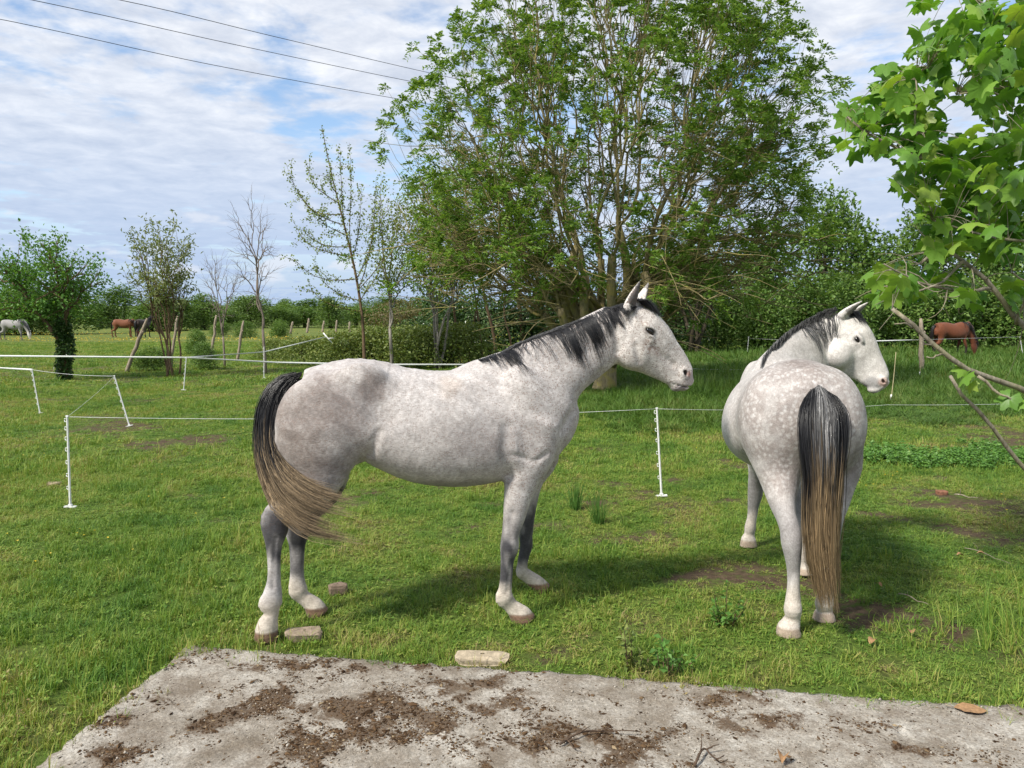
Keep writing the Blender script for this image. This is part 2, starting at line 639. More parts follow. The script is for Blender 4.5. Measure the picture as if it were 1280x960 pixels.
def build_grass():
    r = rng(60)
    near = [blades(r, 430, .30, .022, .060, .0017, weeds=9) for _ in range(6)]
    mid = [blades(r, 420, .55, .025, .065, .0030, weeds=6) for _ in range(5)]
    far = [blades(r, 420, 1.3, .03, .08, .0075) for _ in range(4)]
    tall = [blades(r, 330, .62, .09, .24, .0040, .5) for _ in range(5)]
    tfar = [blades(r, 330, 1.4, .10, .27, .009, .5) for _ in range(4)]
    for me in near + mid + far:
        me.materials.append(M_BLADE)
    for me in tall + tfar:
        me.materials.append(M_TALL)

    def field(P, seed, bare=.0):
        rr = rng(seed)
        x, y = P.T
        h, tl = lush(x, y)
        ins, d = in_slab(x, y, -.02)
        keep = ~ins & (h > bare + rr.uniform(-.1, .12, len(P)))
        return P[keep], np.clip(h[keep], .28, 1.9), tl[keep], rr
    def put(name, label, protos, P, h, rr, s0=1.0):
        n = len(P)
        z = zg(P[:, 0], P[:, 1])
        s = rr.uniform(.85, 1.25, n)
        scatter(name, label, protos, np.column_stack([P, z]), rr.uniform(0, 6.28, n), np.column_stack([s, s, s0 * h * rr.uniform(.8, 1.2, n)]), rr.integers(0, len(protos), n))
    P, h, tl, rr = field(fan(2.3, 8.6, .155, r), 61, .26)
    put('meadow_grass', 'short cropped green grass around the horses', near, P, h, rr)
    # tussocks and strays standing above the rest
    P = fan(2.4, 10, .30, r)
    n = pnoise(P, 2.3, 66) + .6 * pnoise(P, 7, 67)
    _, d_ = in_slab(P[:, 0], P[:, 1])
    edge = np.exp(-((d_ + .10) / .10) ** 2) + .9 * np.exp(-((P[:, 0] + 2.5) ** 2 / .9 + (P[:, 1] - 3.3) ** 2 / 1.2))
    kp = (n + 1.1 * edge > 1.0 + r.normal(size=len(P)) * .25) & (d_ < -.03)
    P = P[kp]
    tus = [blades(r, 130, .26, .05, .13, .0019, .6) for _ in range(4)]
    for me in tus:
        me.materials.append(M_BLADE)
    put('grass_tussocks', 'longer grass tussocks along the slab and in the pasture', tus, P, np.clip(.55 + .35 * n[kp], .4, 1.1), rr)
    P, h, tl, rr = field(fan(8.5, 19, .27, r), 62, .12)
    k = tl < .75
    put('pasture_grass', 'short pasture grass beyond the near fence', mid, P[k], h[k], rr)
    P, h, tl, rr = field(fan(18.9, 52, .72, r), 63, .05)
    k = tl < .75
    put('field_grass', 'far pasture grass towards the hedge', far, P[k], h[k], rr)
    P, h, tl, rr = field(fan(10, 19, .26, r), 64)
    k = tl > .12
    put('long_grass', 'long lush grass on the right under the trees', tall, P[k], (.25 + .75 * tl[k]) * (.5 + .5 * h[k]) * 1.15, rr)
    P, h, tl, rr = field(fan(18.9, 38, .62, r), 65)
    k = tl > .12
    put('hedge_grass', 'long dark grass at the foot of the hedge', tfar, P[k], (.25 + .75 * tl[k]) * (.5 + .5 * h[k]) * 1.15, rr)


build_ground()
build_grass()
print('grass', time.time() - T0)


# ================================================================== concrete slab
def slab_dirt(P):
    """where dried dung and soil lie on the slab (photo pixels of the patches)"""
    spots = [(400, 835, 60, 9), (165, 892, 26, 16), (275, 897, 40, 17), (145, 947, 40, 12), (320, 866, 22, 13), (352, 880, 40, 10), (425, 890, 50, 10), (505, 886, 60, 11), (450, 922, 60, 16), (545, 905, 55, 16), (390, 948, 40, 14), (275, 957, 25, 8), (615, 940, 50, 18),
             (500, 835, 16, 6), (730, 912, 45, 14), (680, 932, 45, 18), (790, 935, 60, 18), (965, 906, 40, 10), (910, 876, 30, 7), (1140, 938, 22, 8), (1105, 896, 18, 6), (1110, 948, 26, 9), (880, 945, 36, 9), (560, 950, 60, 12), (590, 860, 60, 7), (640, 880, 40, 8)]
    out = np.zeros(len(P))
    P0 = P
    W2 = P[:, :2]
    P = W2 + np.stack([pnoise(W2, 7, 301) * .07 + pnoise(W2, 24, 302) * .03, pnoise(W2, 7, 303) * .05 + pnoise(W2, 24, 304) * .025], 1)
    for px, py, rx, ry in spots:
        c = G(px, py, SLAB_Z)
        a = abs(G(px + rx, py, SLAB_Z)[0] - c[0])
        b = abs(G(px, py - ry, SLAB_Z)[1] - c[1])
        q = ((P[:, 0] - c[0]) / a) ** 2 + ((P[:, 1] - c[1]) / b) ** 2
        out = np.maximum(out, np.exp(-.42 * q))
    Pn = P0[:, :2]
    P = P0
    out = out * np.clip(.62 + .55 * pnoise(Pn, 11, 85) + .35 * pnoise(Pn, 27, 86) + .2 * pnoise(Pn, 60, 87), 0, 1.25)
    # goes on behind the viewer as it does in view
    P2 = P[:, :2]
    beh = sstep(-P[:, 1], -2.7, -2.3) * sstep(pnoise(P2, 5, 72), .1, .9)
    return np.clip(np.maximum(out, beh), 0, 1)


def slab_height(P):
    z = pnoise(P, 5, 70) * .004 + pnoise(P, 23, 71) * .0022 + pnoise(P, 70, 73) * .0013
    a, b = G(1092, 872, SLAB_Z)[:2], G(1172, 962, SLAB_Z)[:2]
    d = b - a
    n = np.array([-d[1], d[0]]) / np.linalg.norm(d)
    w = pnoise(P, 9, 74) * .012
    cr = np.abs((P - a) @ n + w)
    return SLAB_Z + z - .014 * np.exp(-(cr / .009) ** 2)


def build_slab():
    m, g, out = mat_new('weathered_concrete')
    pos = g.node('ShaderNodeNewGeometry').outputs['Position']
    dirt = g.node('ShaderNodeAttribute', attribute_name='dirt').outputs['Fac']
    c1 = g.ramp(g.noise(pos, 3.2, 8, .7), [(.28, (.16, .133, .10)), (.45, (.285, .255, .215)), (.62, (.43, .405, .36))])
    peb = g.node('ShaderNodeTexVoronoi', {'Vector': pos, 'Scale': 95.0}, feature='F1')
    c2 = g.mix(1.0, c1, g.ramp(peb.outputs['Color'], [(.0, (.70, .68, .64)), (.55, (1, 1, 1)), (1, (1.22, 1.2, 1.16))]), 'MULTIPLY')
    c2 = g.mix(1.0, c2, g.ramp(g.noise(pos, 130, 4, .7), [(.32, (.62, .6, .57)), (.5, (1, 1, 1)), (.72, (1.2, 1.2, 1.2))]), 'MULTIPLY')
    soil = g.ramp(g.noise(pos, 45, 4, .7), [(.3, (.04, .022, .011)), (.6, (.10, .06, .031)), (.8, (.17, .11, .06))])
    dm = g.math('ADD', dirt, g.math('ADD', g.math('MULTIPLY', g.math('SUBTRACT', g.noise(pos, 9, 8, .75), .52), 2.2), g.math('MULTIPLY', g.math('SUBTRACT', g.noise(pos, 60, 5, .7), .5), 1.0)))
    c3 = g.mix(g.math('MULTIPLY', g.step(dm, .30, .66), .88), c2, soil)
    dust = g.step(g.noise(pos, 5.5, 9, .78), .46, .62)
    c3 = g.mix(g.math('MULTIPLY', dust, .55), c3, (.145, .112, .08, 1))
    h = g.math('ADD', g.math('MULTIPLY', g.noise(pos, 90, 5, .7), 1.2), g.math('MULTIPLY', g.noise(pos, 22, 4, .6), 1.5))
    principled(g, out, c3, .93, .15, bump(g, h, .8, .006))
    # grid in slab coordinates: s along the back edge, t towards the viewer along the left edge
    e1 = (SL_B - SL_A)
    L1 = np.linalg.norm(e1)
    e1 = e1 / L1
    e2 = SL_C - SL_A
    L2 = np.linalg.norm(e2)
    e2 = e2 / L2
    su, tv = np.arange(0, 5.4, .024), np.concatenate([np.arange(0, 2.0, .02), np.arange(2.0, 5.6, .08)])
    S_, T_ = np.meshgrid(su, tv, indexing='ij')
    P = SL_A[None] + S_.reshape(-1, 1) * e1[None] + T_.reshape(-1, 1) * e2[None]
    # crumbled edges
    r = rng(75)
    wob = pnoise(P, 7, 76) * .008 + pnoise(P, 45, 77) * .006 + pnoise(P, 120, 79) * .006
    eb = np.exp(-(T_.reshape(-1) / .03) ** 2)
    el = np.exp(-(S_.reshape(-1) / .03) ** 2)
    P = P + eb[:, None] * wob[:, None] * e2[None] + el[:, None] * wob[:, None] * e1[None]
    z = slab_height(P) - .012 * np.maximum(eb, el) * (1 + pnoise(P, 50, 78) * .5)
    dirt = slab_dirt(P)
    z = z + .006 * dirt
    V = np.column_stack([P, z])
    ns, nt = len(su), len(tv)
    i, j = np.meshgrid(np.arange(ns - 1), np.arange(nt - 1), indexing='ij')
    Q = np.stack([i * nt + j, i * nt + j + 1, (i + 1) * nt + j + 1, (i + 1) * nt + j], -1).reshape(-1, 4)
    # skirts down into the soil
    ring = np.concatenate([np.arange(ns) * nt, (ns - 1) * nt + np.arange(1, nt), (np.arange(ns - 2, -1, -1)) * nt + nt - 1, np.arange(nt - 2, 0, -1)])
    low = V[ring].copy()
    low[:, 2] = -.12
    b = len(V)
    k = len(ring)
    a_, b_ = np.arange(k), (np.arange(k) + 1) % k
    sk = np.stack([ring[a_], ring[b_], b + b_, b + a_], 1)
    Va = np.concatenate([V, low])
    me = mesh_np('concrete_slab', Va, np.concatenate([Q, sk]), m, {'dirt': np.concatenate([dirt, np.full(k, .3)])})
    tag(link('concrete_slab', me), kind='structure')


def crumbs():
    """dried dung, soil crumbs and chaff lying on the slab"""
    m, g, out = mat_new('dry_dung')
    rnd = g.node('ShaderNodeNewGeometry').outputs['Random Per Island']
    col = g.ramp(rnd, [(0, (.025, .014, .007)), (.5, (.065, .038, .02)), (.85, (.12, .073, .038)), (.95, (.15, .105, .06)), (1, (.30, .23, .14))])
    principled(g, out, col, .95, .1)
    r = rng(80)
    n0 = 320000
    x = r.uniform(-2.0, 2.9, n0)
    y = r.uniform(1.9, 4.0, n0)
    P = np.stack([x, y], 1)
    ins, _ = in_slab(x, y, -.03)
    dn = slab_dirt(P) + (pnoise(P, 14, 81) * .30 + pnoise(P, 36, 83) * .2)
    keep = ins & (dn > r.uniform(.16, 1.5, n0))
    loose = ins & (r.uniform(0, 1, n0) < .012)
    P = P[keep | loose][:42000]
    n = len(P)
    oc = np.array([(1, 0, 0), (0, 1, 0), (-1, 0, 0), (0, -1, 0), (0, 0, 1), (0, 0, -.5)], float)
    f = np.array([(0, 1, 4), (1, 2, 4), (2, 3, 4), (3, 0, 4), (1, 0, 5), (2, 1, 5), (3, 2, 5), (0, 3, 5)])
    s = np.exp(r.normal(size=n) * .55) * .0023
    s = np.clip(s, .0012, .014)
    D = oc[None] * r.uniform(.55, 1.4, (n, 6, 1)) * s[:, None, None]
    a = r.uniform(0, 6.28, n)
    st = r.uniform(1, 2.2, n)
    X = D[:, :, 0] * st[:, None]
    Y = D[:, :, 1]
    D = np.stack([X * np.cos(a)[:, None] - Y * np.sin(a)[:, None], X * np.sin(a)[:, None] + Y * np.cos(a)[:, None], D[:, :, 2] * .5], -1)
    z = slab_height(P) + .006 * slab_dirt(P)
    V = (D + np.column_stack([P, z + s * .3])[:, None, :]).reshape(-1, 3)
    F_ = (f[None] + (np.arange(n) * 6)[:, None, None]).reshape(-1, 3)
    tag(link('dung_crumbs', mesh_np('dung_crumbs', V, F_, m, smooth=False)), 'dark dried dung and soil crumbs strewn over the slab', 'dung', kind='stuff')


def gravel():
    """worn-out pebbles and grit on the slab"""
    m, g, out = mat_new('slab_grit')
    rnd = g.node('ShaderNodeNewGeometry').outputs['Random Per Island']
    principled(g, out, g.ramp(rnd, [(0, (.16, .13, .10)), (.5, (.33, .29, .24)), (1, (.42, .38, .32))]), .9, .15)
    r = rng(90)
    n0 = 26000
    x, y = r.uniform(-2.0, 2.9, n0), r.uniform(1.9, 4.0, n0)
    P = np.stack([x, y], 1)
    ins, d = in_slab(x, y, -.012)
    P = P[ins & ((pnoise(P, 6, 91) + pnoise(P, 20, 92) * .6 > r.uniform(-1.2, 1.2, n0)) | (d < .06))]
    n = len(P)
    oc = np.array([(1, 0, 0), (0, 1, 0), (-1, 0, 0), (0, -1, 0), (0, 0, 1), (0, 0, -.5)], float)
    f = np.array([(0, 1, 4), (1, 2, 4), (2, 3, 4), (3, 0, 4), (1, 0, 5), (2, 1, 5), (3, 2, 5), (0, 3, 5)])
    s = np.clip(np.exp(r.normal(size=n) * .5) * .0022, .001, .008)
    V = (oc[None] * r.uniform(.7, 1.3, (n, 6, 1)) * s[:, None, None] + np.column_stack([P, slab_height(P) + .006 * slab_dirt(P) + s * .2])[:, None, :]).reshape(-1, 3)
    tag(link('slab_grit', mesh_np('slab_grit', V, (f[None] + (np.arange(n) * 6)[:, None, None]).reshape(-1, 3), m, smooth=True)), 'pale grit and small pebbles scattered over the slab', 'grit', kind='stuff')


build_slab()
crumbs()
gravel()
print('slab', time.time() - T0)
# ================================================================== horses
def m_coat(name, bump_s=0.5):
    m, g, out = mat_new(name)
    tc = g.node('ShaderNodeTexCoord').outputs['Object']
    base = g.node('ShaderNodeAttribute', attribute_name='col').outputs['Color']
    dap = g.node('ShaderNodeAttribute', attribute_name='dapple').outputs['Fac']
    spk = g.node('ShaderNodeAttribute', attribute_name='speck').outputs['Fac']
    # soft clouding of the coat
    n1 = g.noise(tc, 9.0, 6, 0.68)
    col = g.mix(1.0, base, g.ramp(n1, [(0.3, (0.90, 0.885, 0.87)), (0.7, (1.07, 1.07, 1.07))]), 'MULTIPLY')
    n2 = g.noise(tc, 48.0, 4, 0.65)
    col = g.mix(1.0, col, g.ramp(n2, [(0.32, (0.84, 0.825, 0.815)), (0.68, (1.11, 1.11, 1.11))]), 'MULTIPLY')
    # short hair, lying along the body
    mp = g.node('ShaderNodeMapping', {'Vector': tc, 'Scale': (55.0, 150.0, 120.0)}).outputs[0]
    hair = g.noise(mp, 1.0, 4, 0.65)
    hair2 = g.noise(tc, 260.0, 2, 0.6)
    col = g.mix(1.0, col, g.ramp(hair, [(0.3, (0.74, 0.725, 0.71)), (0.72, (1.17, 1.17, 1.17))]), 'MULTIPLY')
    # dapples: pale rings of coat with darker net between
    wv = g.vmath('ADD', tc, g.vmath('SCALE', g.noise(tc, 14.0, 2, 0.5, out='Color'), None))
    vs = [nd for nd in g.n if nd.bl_idname == 'ShaderNodeVectorMath' and nd.operation == 'SCALE'][-1]
    vs.inputs['Scale'].default_value = 0.035
    vo = g.node('ShaderNodeTexVoronoi', {'Vector': wv, 'Scale': 40.0}, feature='SMOOTH_F1')
    vo.inputs['Smoothness'].default_value = 0.35
    ring = g.math('MULTIPLY', g.step(vo.outputs['Distance'], 0.15, 0.60), g.step(g.noise(tc, 6.0, 4, 0.6), 0.28, 0.52))
    col = g.mix(g.math('MULTIPLY', ring, dap, clamp=True), col, g.mix(1.0, col, (0.56, 0.50, 0.475, 1), 'MULTIPLY'))
    # flea-bitten specks
    vs2 = g.node('ShaderNodeTexVoronoi', {'Vector': tc, 'Scale': 115.0}, feature='F1')
    vs2.inputs['Randomness'].default_value = 1.0
    dots = g.math('MULTIPLY', g.math('SUBTRACT', 1.0, g.step(vs2.outputs['Distance'], 0.22, 0.50)), g.step(g.noise(tc, 30.0, 3, 0.6), 0.36, 0.55))
    col = g.mix(g.math('MULTIPLY', dots, spk, clamp=True), col, (0.16, 0.085, 0.055, 1))
    bp = bump(g, g.math('ADD', g.math('MULTIPLY', hair, 0.7), g.math('MULTIPLY', hair2, 0.35)), bump_s, 0.006)
    principled(g, out, col, 0.62, 0.22, bp, Sheen_Weight=0.12, Sheen_Roughness=0.5)
    return m


def m_hair(name):
    m, g, out = mat_new(name)
    base = g.node('ShaderNodeAttribute', attribute_name='col').outputs['Color']
    rnd = g.node('ShaderNodeNewGeometry').outputs['Random Per Island']
    col = g.mix(1.0, base, g.ramp(rnd, [(0.0, (0.55, 0.55, 0.55)), (1.0, (1.35, 1.32, 1.28))]), 'MULTIPLY')
    principled(g, out, col, 0.42, 0.45)
    return m


def m_eye():
    m, g, out = mat_new('horse_eye')
    principled(g, out, (0.008, 0.006, 0.005, 1), 0.08, 0.6)
    return m


M_COAT, M_HAIR, M_EYE = m_coat('grey_coat'), m_hair('horse_hair'), m_eye()


class Loft:
    """tube with elliptic sections given as ribs (back point, belly point, half width, egg)"""
    def __init__(self, ribs, p=2.0, cap=(0.6, 0.6), n=3):
        A = np.array([r[0] for r in ribs], float)
        B = np.array([r[1] for r in ribs], float)
        w = np.array([r[2] for r in ribs], float)
        e = np.array([r[3] if len(r) > 3 else 0.0 for r in ribs], float)
        C = (A + B) / 2
        D = (A - B)
        a = np.linalg.norm(D, axis=1) / 2
        D = D / (2 * a[:, None])
        t = np.concatenate([[0], np.cumsum(np.linalg.norm(np.diff(C, axis=0), axis=1))])
        q = np.linspace(0, 1, (len(C) - 1) * n + 1)
        q = np.interp(q, np.linspace(0, 1, len(t)), t)
        R = hspline(t, np.hstack([C, D, a[:, None], w[:, None], e[:, None]]), q)
        self.C, self.D, self.a, self.w, self.e = R[:, :3], R[:, 3:6], R[:, 6], R[:, 7], R[:, 8]
        self.D /= np.linalg.norm(self.D, axis=1)[:, None]
        for k_ in ('C', 'D', 'a', 'w', 'e'):
            setattr(self, k_, getattr(self, k_).astype(np.float32))
        self.p, self.cap = p, (cap[0] * self.a[0], cap[1] * self.a[-1])
        m = np.maximum(self.a, self.w)[:, None]
        self.lo, self.hi = (self.C - m).min(0), (self.C + m).max(0)

    def __call__(self, P):
        if len(P) > 150000:
            return np.concatenate([self(P[i:i + 150000]) for i in range(0, len(P), 150000)])
        P = np.asarray(P, np.float32)
        C = self.C
        mu = C.mean(0).astype(np.float32)
        Pm, Cm = P - mu, C - mu
        j = np.argmin((Cm * Cm).sum(1)[None] - 2 * (Pm @ Cm.T), axis=1)
        i0, i1 = np.maximum(j - 1, 0), np.minimum(j, len(C) - 2)
        E_ = C[1:] - C[:-1]
        l2 = (E_ * E_).sum(1)
        q0, q1 = P - C[i0], P - C[i1]
        t0 = np.clip(np.einsum('ij,ij->i', q0, E_[i0]) / l2[i0], 0, 1)
        t1 = np.clip(np.einsum('ij,ij->i', q1, E_[i1]) / l2[i1], 0, 1)
        d0 = q0 - t0[:, None] * E_[i0]
        d1 = q1 - t1[:, None] * E_[i1]
        k = np.einsum('ij,ij->i', d0, d0) <= np.einsum('ij,ij->i', d1, d1)
        bi = np.where(k, i0, i1)
        bt = np.where(k, t0, t1).astype(np.float32)
        L = lambda X: X[bi] + (X[bi + 1] - X[bi]) * (bt[:, None] if X.ndim == 2 else bt)
        c = L(self.C)
        T = self.C[bi + 1] - self.C[bi]
        T = T / np.linalg.norm(T, axis=1)[:, None]
        D = L(self.D)
        S = np.stack([T[:, 1] * D[:, 2] - T[:, 2] * D[:, 1], T[:, 2] * D[:, 0] - T[:, 0] * D[:, 2], T[:, 0] * D[:, 1] - T[:, 1] * D[:, 0]], 1)
        S /= np.linalg.norm(S, axis=1)[:, None]
        D = np.stack([S[:, 1] * T[:, 2] - S[:, 2] * T[:, 1], S[:, 2] * T[:, 0] - S[:, 0] * T[:, 2], S[:, 0] * T[:, 1] - S[:, 1] * T[:, 0]], 1)
        q = P - c
        a, w, e = L(self.a), L(self.w), L(self.e)
        u, v, ax = np.einsum('ij,ij->i', q, D), np.einsum('ij,ij->i', q, S), np.einsum('ij,ij->i', q, T)
        end0 = (bi == 0) & (bt <= 0)
        end1 = (bi == len(self.C) - 2) & (bt >= 1)
        cp = np.where(end0, self.cap[0], self.cap[1])
        ax = np.where(end0 | end1, ax, 0) / np.maximum(cp, 1e-4)
        un = u / a
        w = w * np.clip(1 - e * np.clip(un, -1, 1), 0.2, 2)
        p = self.p
        r = (np.abs(un) ** p + np.abs(v / w) ** p + np.abs(ax) ** p) ** (1 / p)
        ln = np.sqrt(np.einsum('ij,ij->i', q, q))
        return np.where(r > 1e-3, ln * (1 - 1 / np.maximum(r, 1e-3)), -np.minimum(a, w))


class Ell:
    def __init__(self, c, r, ax=None):
        self.c, self.r = np.asarray(c, float), np.asarray(r, float)
        self.M = np.eye(3) if ax is None else np.asarray(ax, float)
        m = self.r.max()
        self.lo, self.hi = self.c - m, self.c + m

    def __call__(self, P):
        q = (P - self.c) @ self.M.T
        r = np.linalg.norm(q / self.r, axis=1)
        ln = np.linalg.norm(q, axis=1)
        return np.where(r > 1e-3, ln * (1 - 1 / np.maximum(r, 1e-3)), -self.r.min())


class Field:
    def __init__(self, floor=0.0):
        self.ops, self.floor = [], floor

    def add(self, prim, k=0.03):
        self.ops.append((prim, k, 1))

    def cut(self, prim, k=0.01):
        self.ops.append((prim, k, -1))

    def bounds(self):
        lo = np.min([o[0].lo for o in self.ops if o[2] > 0], axis=0)
        hi = np.max([o[0].hi for o in self.ops if o[2] > 0], axis=0)
        return lo, hi

    def __call__(self, P):
        P = np.asarray(P, float)
        f = np.full(len(P), 0.5)
        for prim, k, s in self.ops:
            m = 0.12 + k
            sel = np.where(np.all((P > prim.lo - m) & (P < prim.hi + m), axis=1))[0]
            if not len(sel):
                continue
            g = prim(P[sel])
            a = f[sel]
            if s > 0:
                h = np.clip(0.5 + 0.5 * (g - a) / k, 0, 1)
                f[sel] = a * h + g * (1 - h) - k * h * (1 - h)
            else:
                g = -g
                h = np.clip(0.5 - 0.5 * (g - a) / k, 0, 1)
                f[sel] = g * (1 - h) + a * h + k * h * (1 - h)
        return np.maximum(f, self.floor - P[:, 2])

    def grad(self, P, e=0.004):
        G_ = np.stack([self(P + d) - self(P - d) for d in np.eye(3) * e], 1)
        return G_ / (np.linalg.norm(G_, axis=1)[:, None] + 1e-9)

    def push(self, P, margin):
        """move points that lie under the skin out onto it"""
        ix = np.arange(len(P))
        mg = np.broadcast_to(margin, (len(P),))
        for _ in range(3):
            f = self(P[ix])
            k = f < mg[ix]
            ix, f = ix[k], f[k]
            if not len(ix):
                break
            P[ix] += self.grad(P[ix]) * (mg[ix] - f)[:, None]
        return P

    def surf(self, o, d, tmax=9.0):
        """first skin point along a line of sight (local frame)"""
        d = np.asarray(d, float) / np.linalg.norm(d)
        t = np.linspace(0.5, tmax, 3400)
        P = np.asarray(o, float) + t[:, None] * d
        f = self(P)
        i = np.where(f < 0)[0]
        return P[i[0]] if len(i) else None

    def mesh(self, v):
        lo, hi = self.bounds()
        lo = lo - 0.06
        hi = hi + 0.06
        R = 4
        s = v * R
        n = np.ceil((hi - lo) / s).astype(int)
        gx = [lo[i] + s * np.arange(n[i] + 1) for i in range(3)]
        cp = np.stack(np.meshgrid(*gx, indexing='ij'), -1)
        cf = self(cp.reshape(-1, 3)).reshape(n + 1)
        mn = np.full(n, 1e9)
        mnv = np.full(n, 1e9)
        for a in (0, 1):
            for b in (0, 1):
                for c in (0, 1):
                    sub = cf[a:n[0] + a, b:n[1] + b, c:n[2] + c]
                    mn = np.minimum(mn, np.abs(sub))
                    mnv = np.minimum(mnv, sub)
        act = mn < 1.25 * s
        fine = np.repeat(np.repeat(np.repeat(cf[:-1, :-1, :-1], R, 0), R, 1), R, 2).astype(np.float32)
        ai = np.argwhere(act)
        off = np.stack(np.meshgrid(*(np.arange(R),) * 3, indexing='ij'), -1).reshape(-1, 3)
        fi = (ai[:, None, :] * R + off[None]).reshape(-1, 3)
        fine[fi[:, 0], fi[:, 1], fi[:, 2]] = self(lo + fi * v)
        # surface nets
        N = np.array(fine.shape)
        sg = fine < 0
        c8 = [(a, b, c) for a in (0, 1) for b in (0, 1) for c in (0, 1)]
        cnt = sum(sg[a:N[0] - 1 + a, b:N[1] - 1 + b, c:N[2] - 1 + c].astype(np.int8) for a, b, c in c8)
        cells = np.argwhere((cnt > 0) & (cnt < 8))
        idx = np.full(N - 1, -1, np.int32)
        idx[cells[:, 0], cells[:, 1], cells[:, 2]] = np.arange(len(cells))
        val = {c: fine[cells[:, 0] + c[0], cells[:, 1] + c[1], cells[:, 2] + c[2]] for c in c8}
        acc = np.zeros((len(cells), 3))
        num = np.zeros(len(cells))
        for a in c8:
            for ax in range(3):
                if a[ax] == 0:
                    b = list(a)
                    b[ax] = 1
                    b = tuple(b)
                    va, vb = val[a], val[b]
                    k = (va < 0) != (vb < 0)
                    t = np.where(k, va / np.where(k, va - vb, 1), 0)
                    p = np.array(a, float)[None] + t[:, None] * np.eye(3)[ax][None]
                    acc[k] += p[k]
                    num[k] += 1
        V = lo + (cells + acc / num[:, None]) * v
        Q = []
        for ax in range(3):
            o1, o2 = [(1, 2), (2, 0), (0, 1)][ax]
            s0 = [slice(0, N[i] - 1) for i in range(3)]
            s1 = list(s0)
            s1[ax] = slice(1, N[ax])
            e = sg[tuple(s0)] != sg[tuple(s1)]
            ei = np.argwhere(e)
            ei = ei[(ei[:, o1] > 0) & (ei[:, o2] > 0)]
            d1 = np.zeros(3, int)
            d1[o1] = 1
            d2 = np.zeros(3, int)
            d2[o2] = 1
            g = lambda x: idx[x[:, 0], x[:, 1], x[:, 2]]
            q = np.stack([g(ei - d1 - d2), g(ei - d2), g(ei), g(ei - d1)], 1)
            fl = ~sg[ei[:, 0], ei[:, 1], ei[:, 2]]
            q[fl] = q[fl][:, ::-1]
            Q.append(q[(q >= 0).all(1)])
        return V, np.concatenate(Q)


class Frame:
    """a horse's own frame on the ground: x ahead, y to its left, z up"""
    def __init__(self, O, ang):
        self.O = np.array([O[0], O[1], 0.0])
        self.ang = math.radians(ang)
        c, s = math.cos(self.ang), math.sin(self.ang)
        self.R = np.array([[c, s, 0], [-s, c, 0], [0, 0, 1.0]])     # world -> local

    def loc(self, w):
        return self.R @ (np.asarray(w) - self.O)

    def side(self, px, py, y=0.0):
        """photo pixel -> local point on the upright plane at side offset y"""
        r = self.R @ ray(px, py)
        o = self.loc(CAMP)
        return o + r * (y - o[1]) / r[1]

    def at(self, px, py, Y):
        return self.loc(AT(px, py, Y))


def ground_leg(ribs, zf=0.0, top=0.75):
    """let the last rib end exactly on the ground, spreading the change over the leg"""
    z = min(ribs[-1][0][2], ribs[-1][1][2]) - zf
    out = []
    for r in ribs:
        nr = []
        for p in r[:2]:
            p = np.array(p, float)
            p[2] -= z * np.clip(1 - (p[2] - zf) / top, 0, 1)
            nr.append(p)
        out.append((nr[0], nr[1]) + tuple(r[2:]))
    return out


def paint(V, base, blobs):
    """coat colours: soft patches (centre, radii, colour, strength) on a base colour"""
    col = np.tile(np.array(base, float), (len(V), 1))
    jit = pnoise(V, 16, 3) * 0.16 + pnoise(V, 45, 4) * 0.10
    for c, r, cc, st in blobs:
        q = (V - np.asarray(c)) / np.asarray(r)
        d = np.sqrt((q ** 2).sum(1)) + jit
        m = (1 - sstep(d, 0.35, 1.0)) * st
        col = col * (1 - m[:, None]) + np.array(cc) * m[:, None]
    return col


def both(bl):
    """mirror patches to the other flank"""
    return [((c[0], s * c[1], c[2]), r, cc, st) for c, r, cc, st in bl for s in (1, -1)]


def strands(paths, rad, cols, sides=3):
    tb = Tubes()
    for P, r, c in zip(paths, rad, cols):
        k = len(P)
        prof = np.interp(np.linspace(0, 1, k), [0, 0.15, 0.7, 1], [0.8, 1, 0.8, 0.15])
        tb.add(P, r * prof, sides, c, cap=False)
    return tb


def lerp_guides(guides, n, r, m=12, jitter=0.01, wave=0.006):
    """hairs between guide curves (each k x 3), gathered into locks that close towards their tips"""
    g = np.array([curve_pts(x, m) for x in guides])
    nc = max(8, n // 26)
    t = np.linspace(0, 1, m)[:, None]

    def along(u):
        i = min(int(u), len(g) - 2)
        return g[i] * (1 - (u - i)) + g[i + 1] * (u - i)
    cu = r.uniform(0, len(g) - 1, nc)
    co = r.normal(size=(nc, 3)) * jitter
    cw = r.normal(size=(nc, 3)) * wave
    cp = np.column_stack([r.uniform(3, 8, nc), r.uniform(0, 6, nc)])
    cc = r.uniform(.74, 1.0, nc)
    out = []
    for _ in range(n):
        k = r.integers(0, nc)
        free = r.uniform() < .18
        u = np.clip(cu[k] + r.normal() * .16, 0, len(g) - 1) if not free else r.uniform(0, len(g) - 1)
        P = along(u)
        if not free:
            P = P + (along(cu[k]) - P) * (.75 * t ** 1.2)
        P = P + co[k] * (.3 + t) + cw[k] * np.sin(t * cp[k, 0] + cp[k, 1]) * 1.6 + r.normal(size=3) * jitter * (.25 + .35 * t * (1 if not free else 2.5))
        q = np.linspace(0, cc[k] * r.uniform(.82, 1.0), m)
        P = np.stack([np.interp(q, t[:, 0], P[:, j]) for j in range(3)], 1)
        out.append((P, u / (len(g) - 1)))
    return out


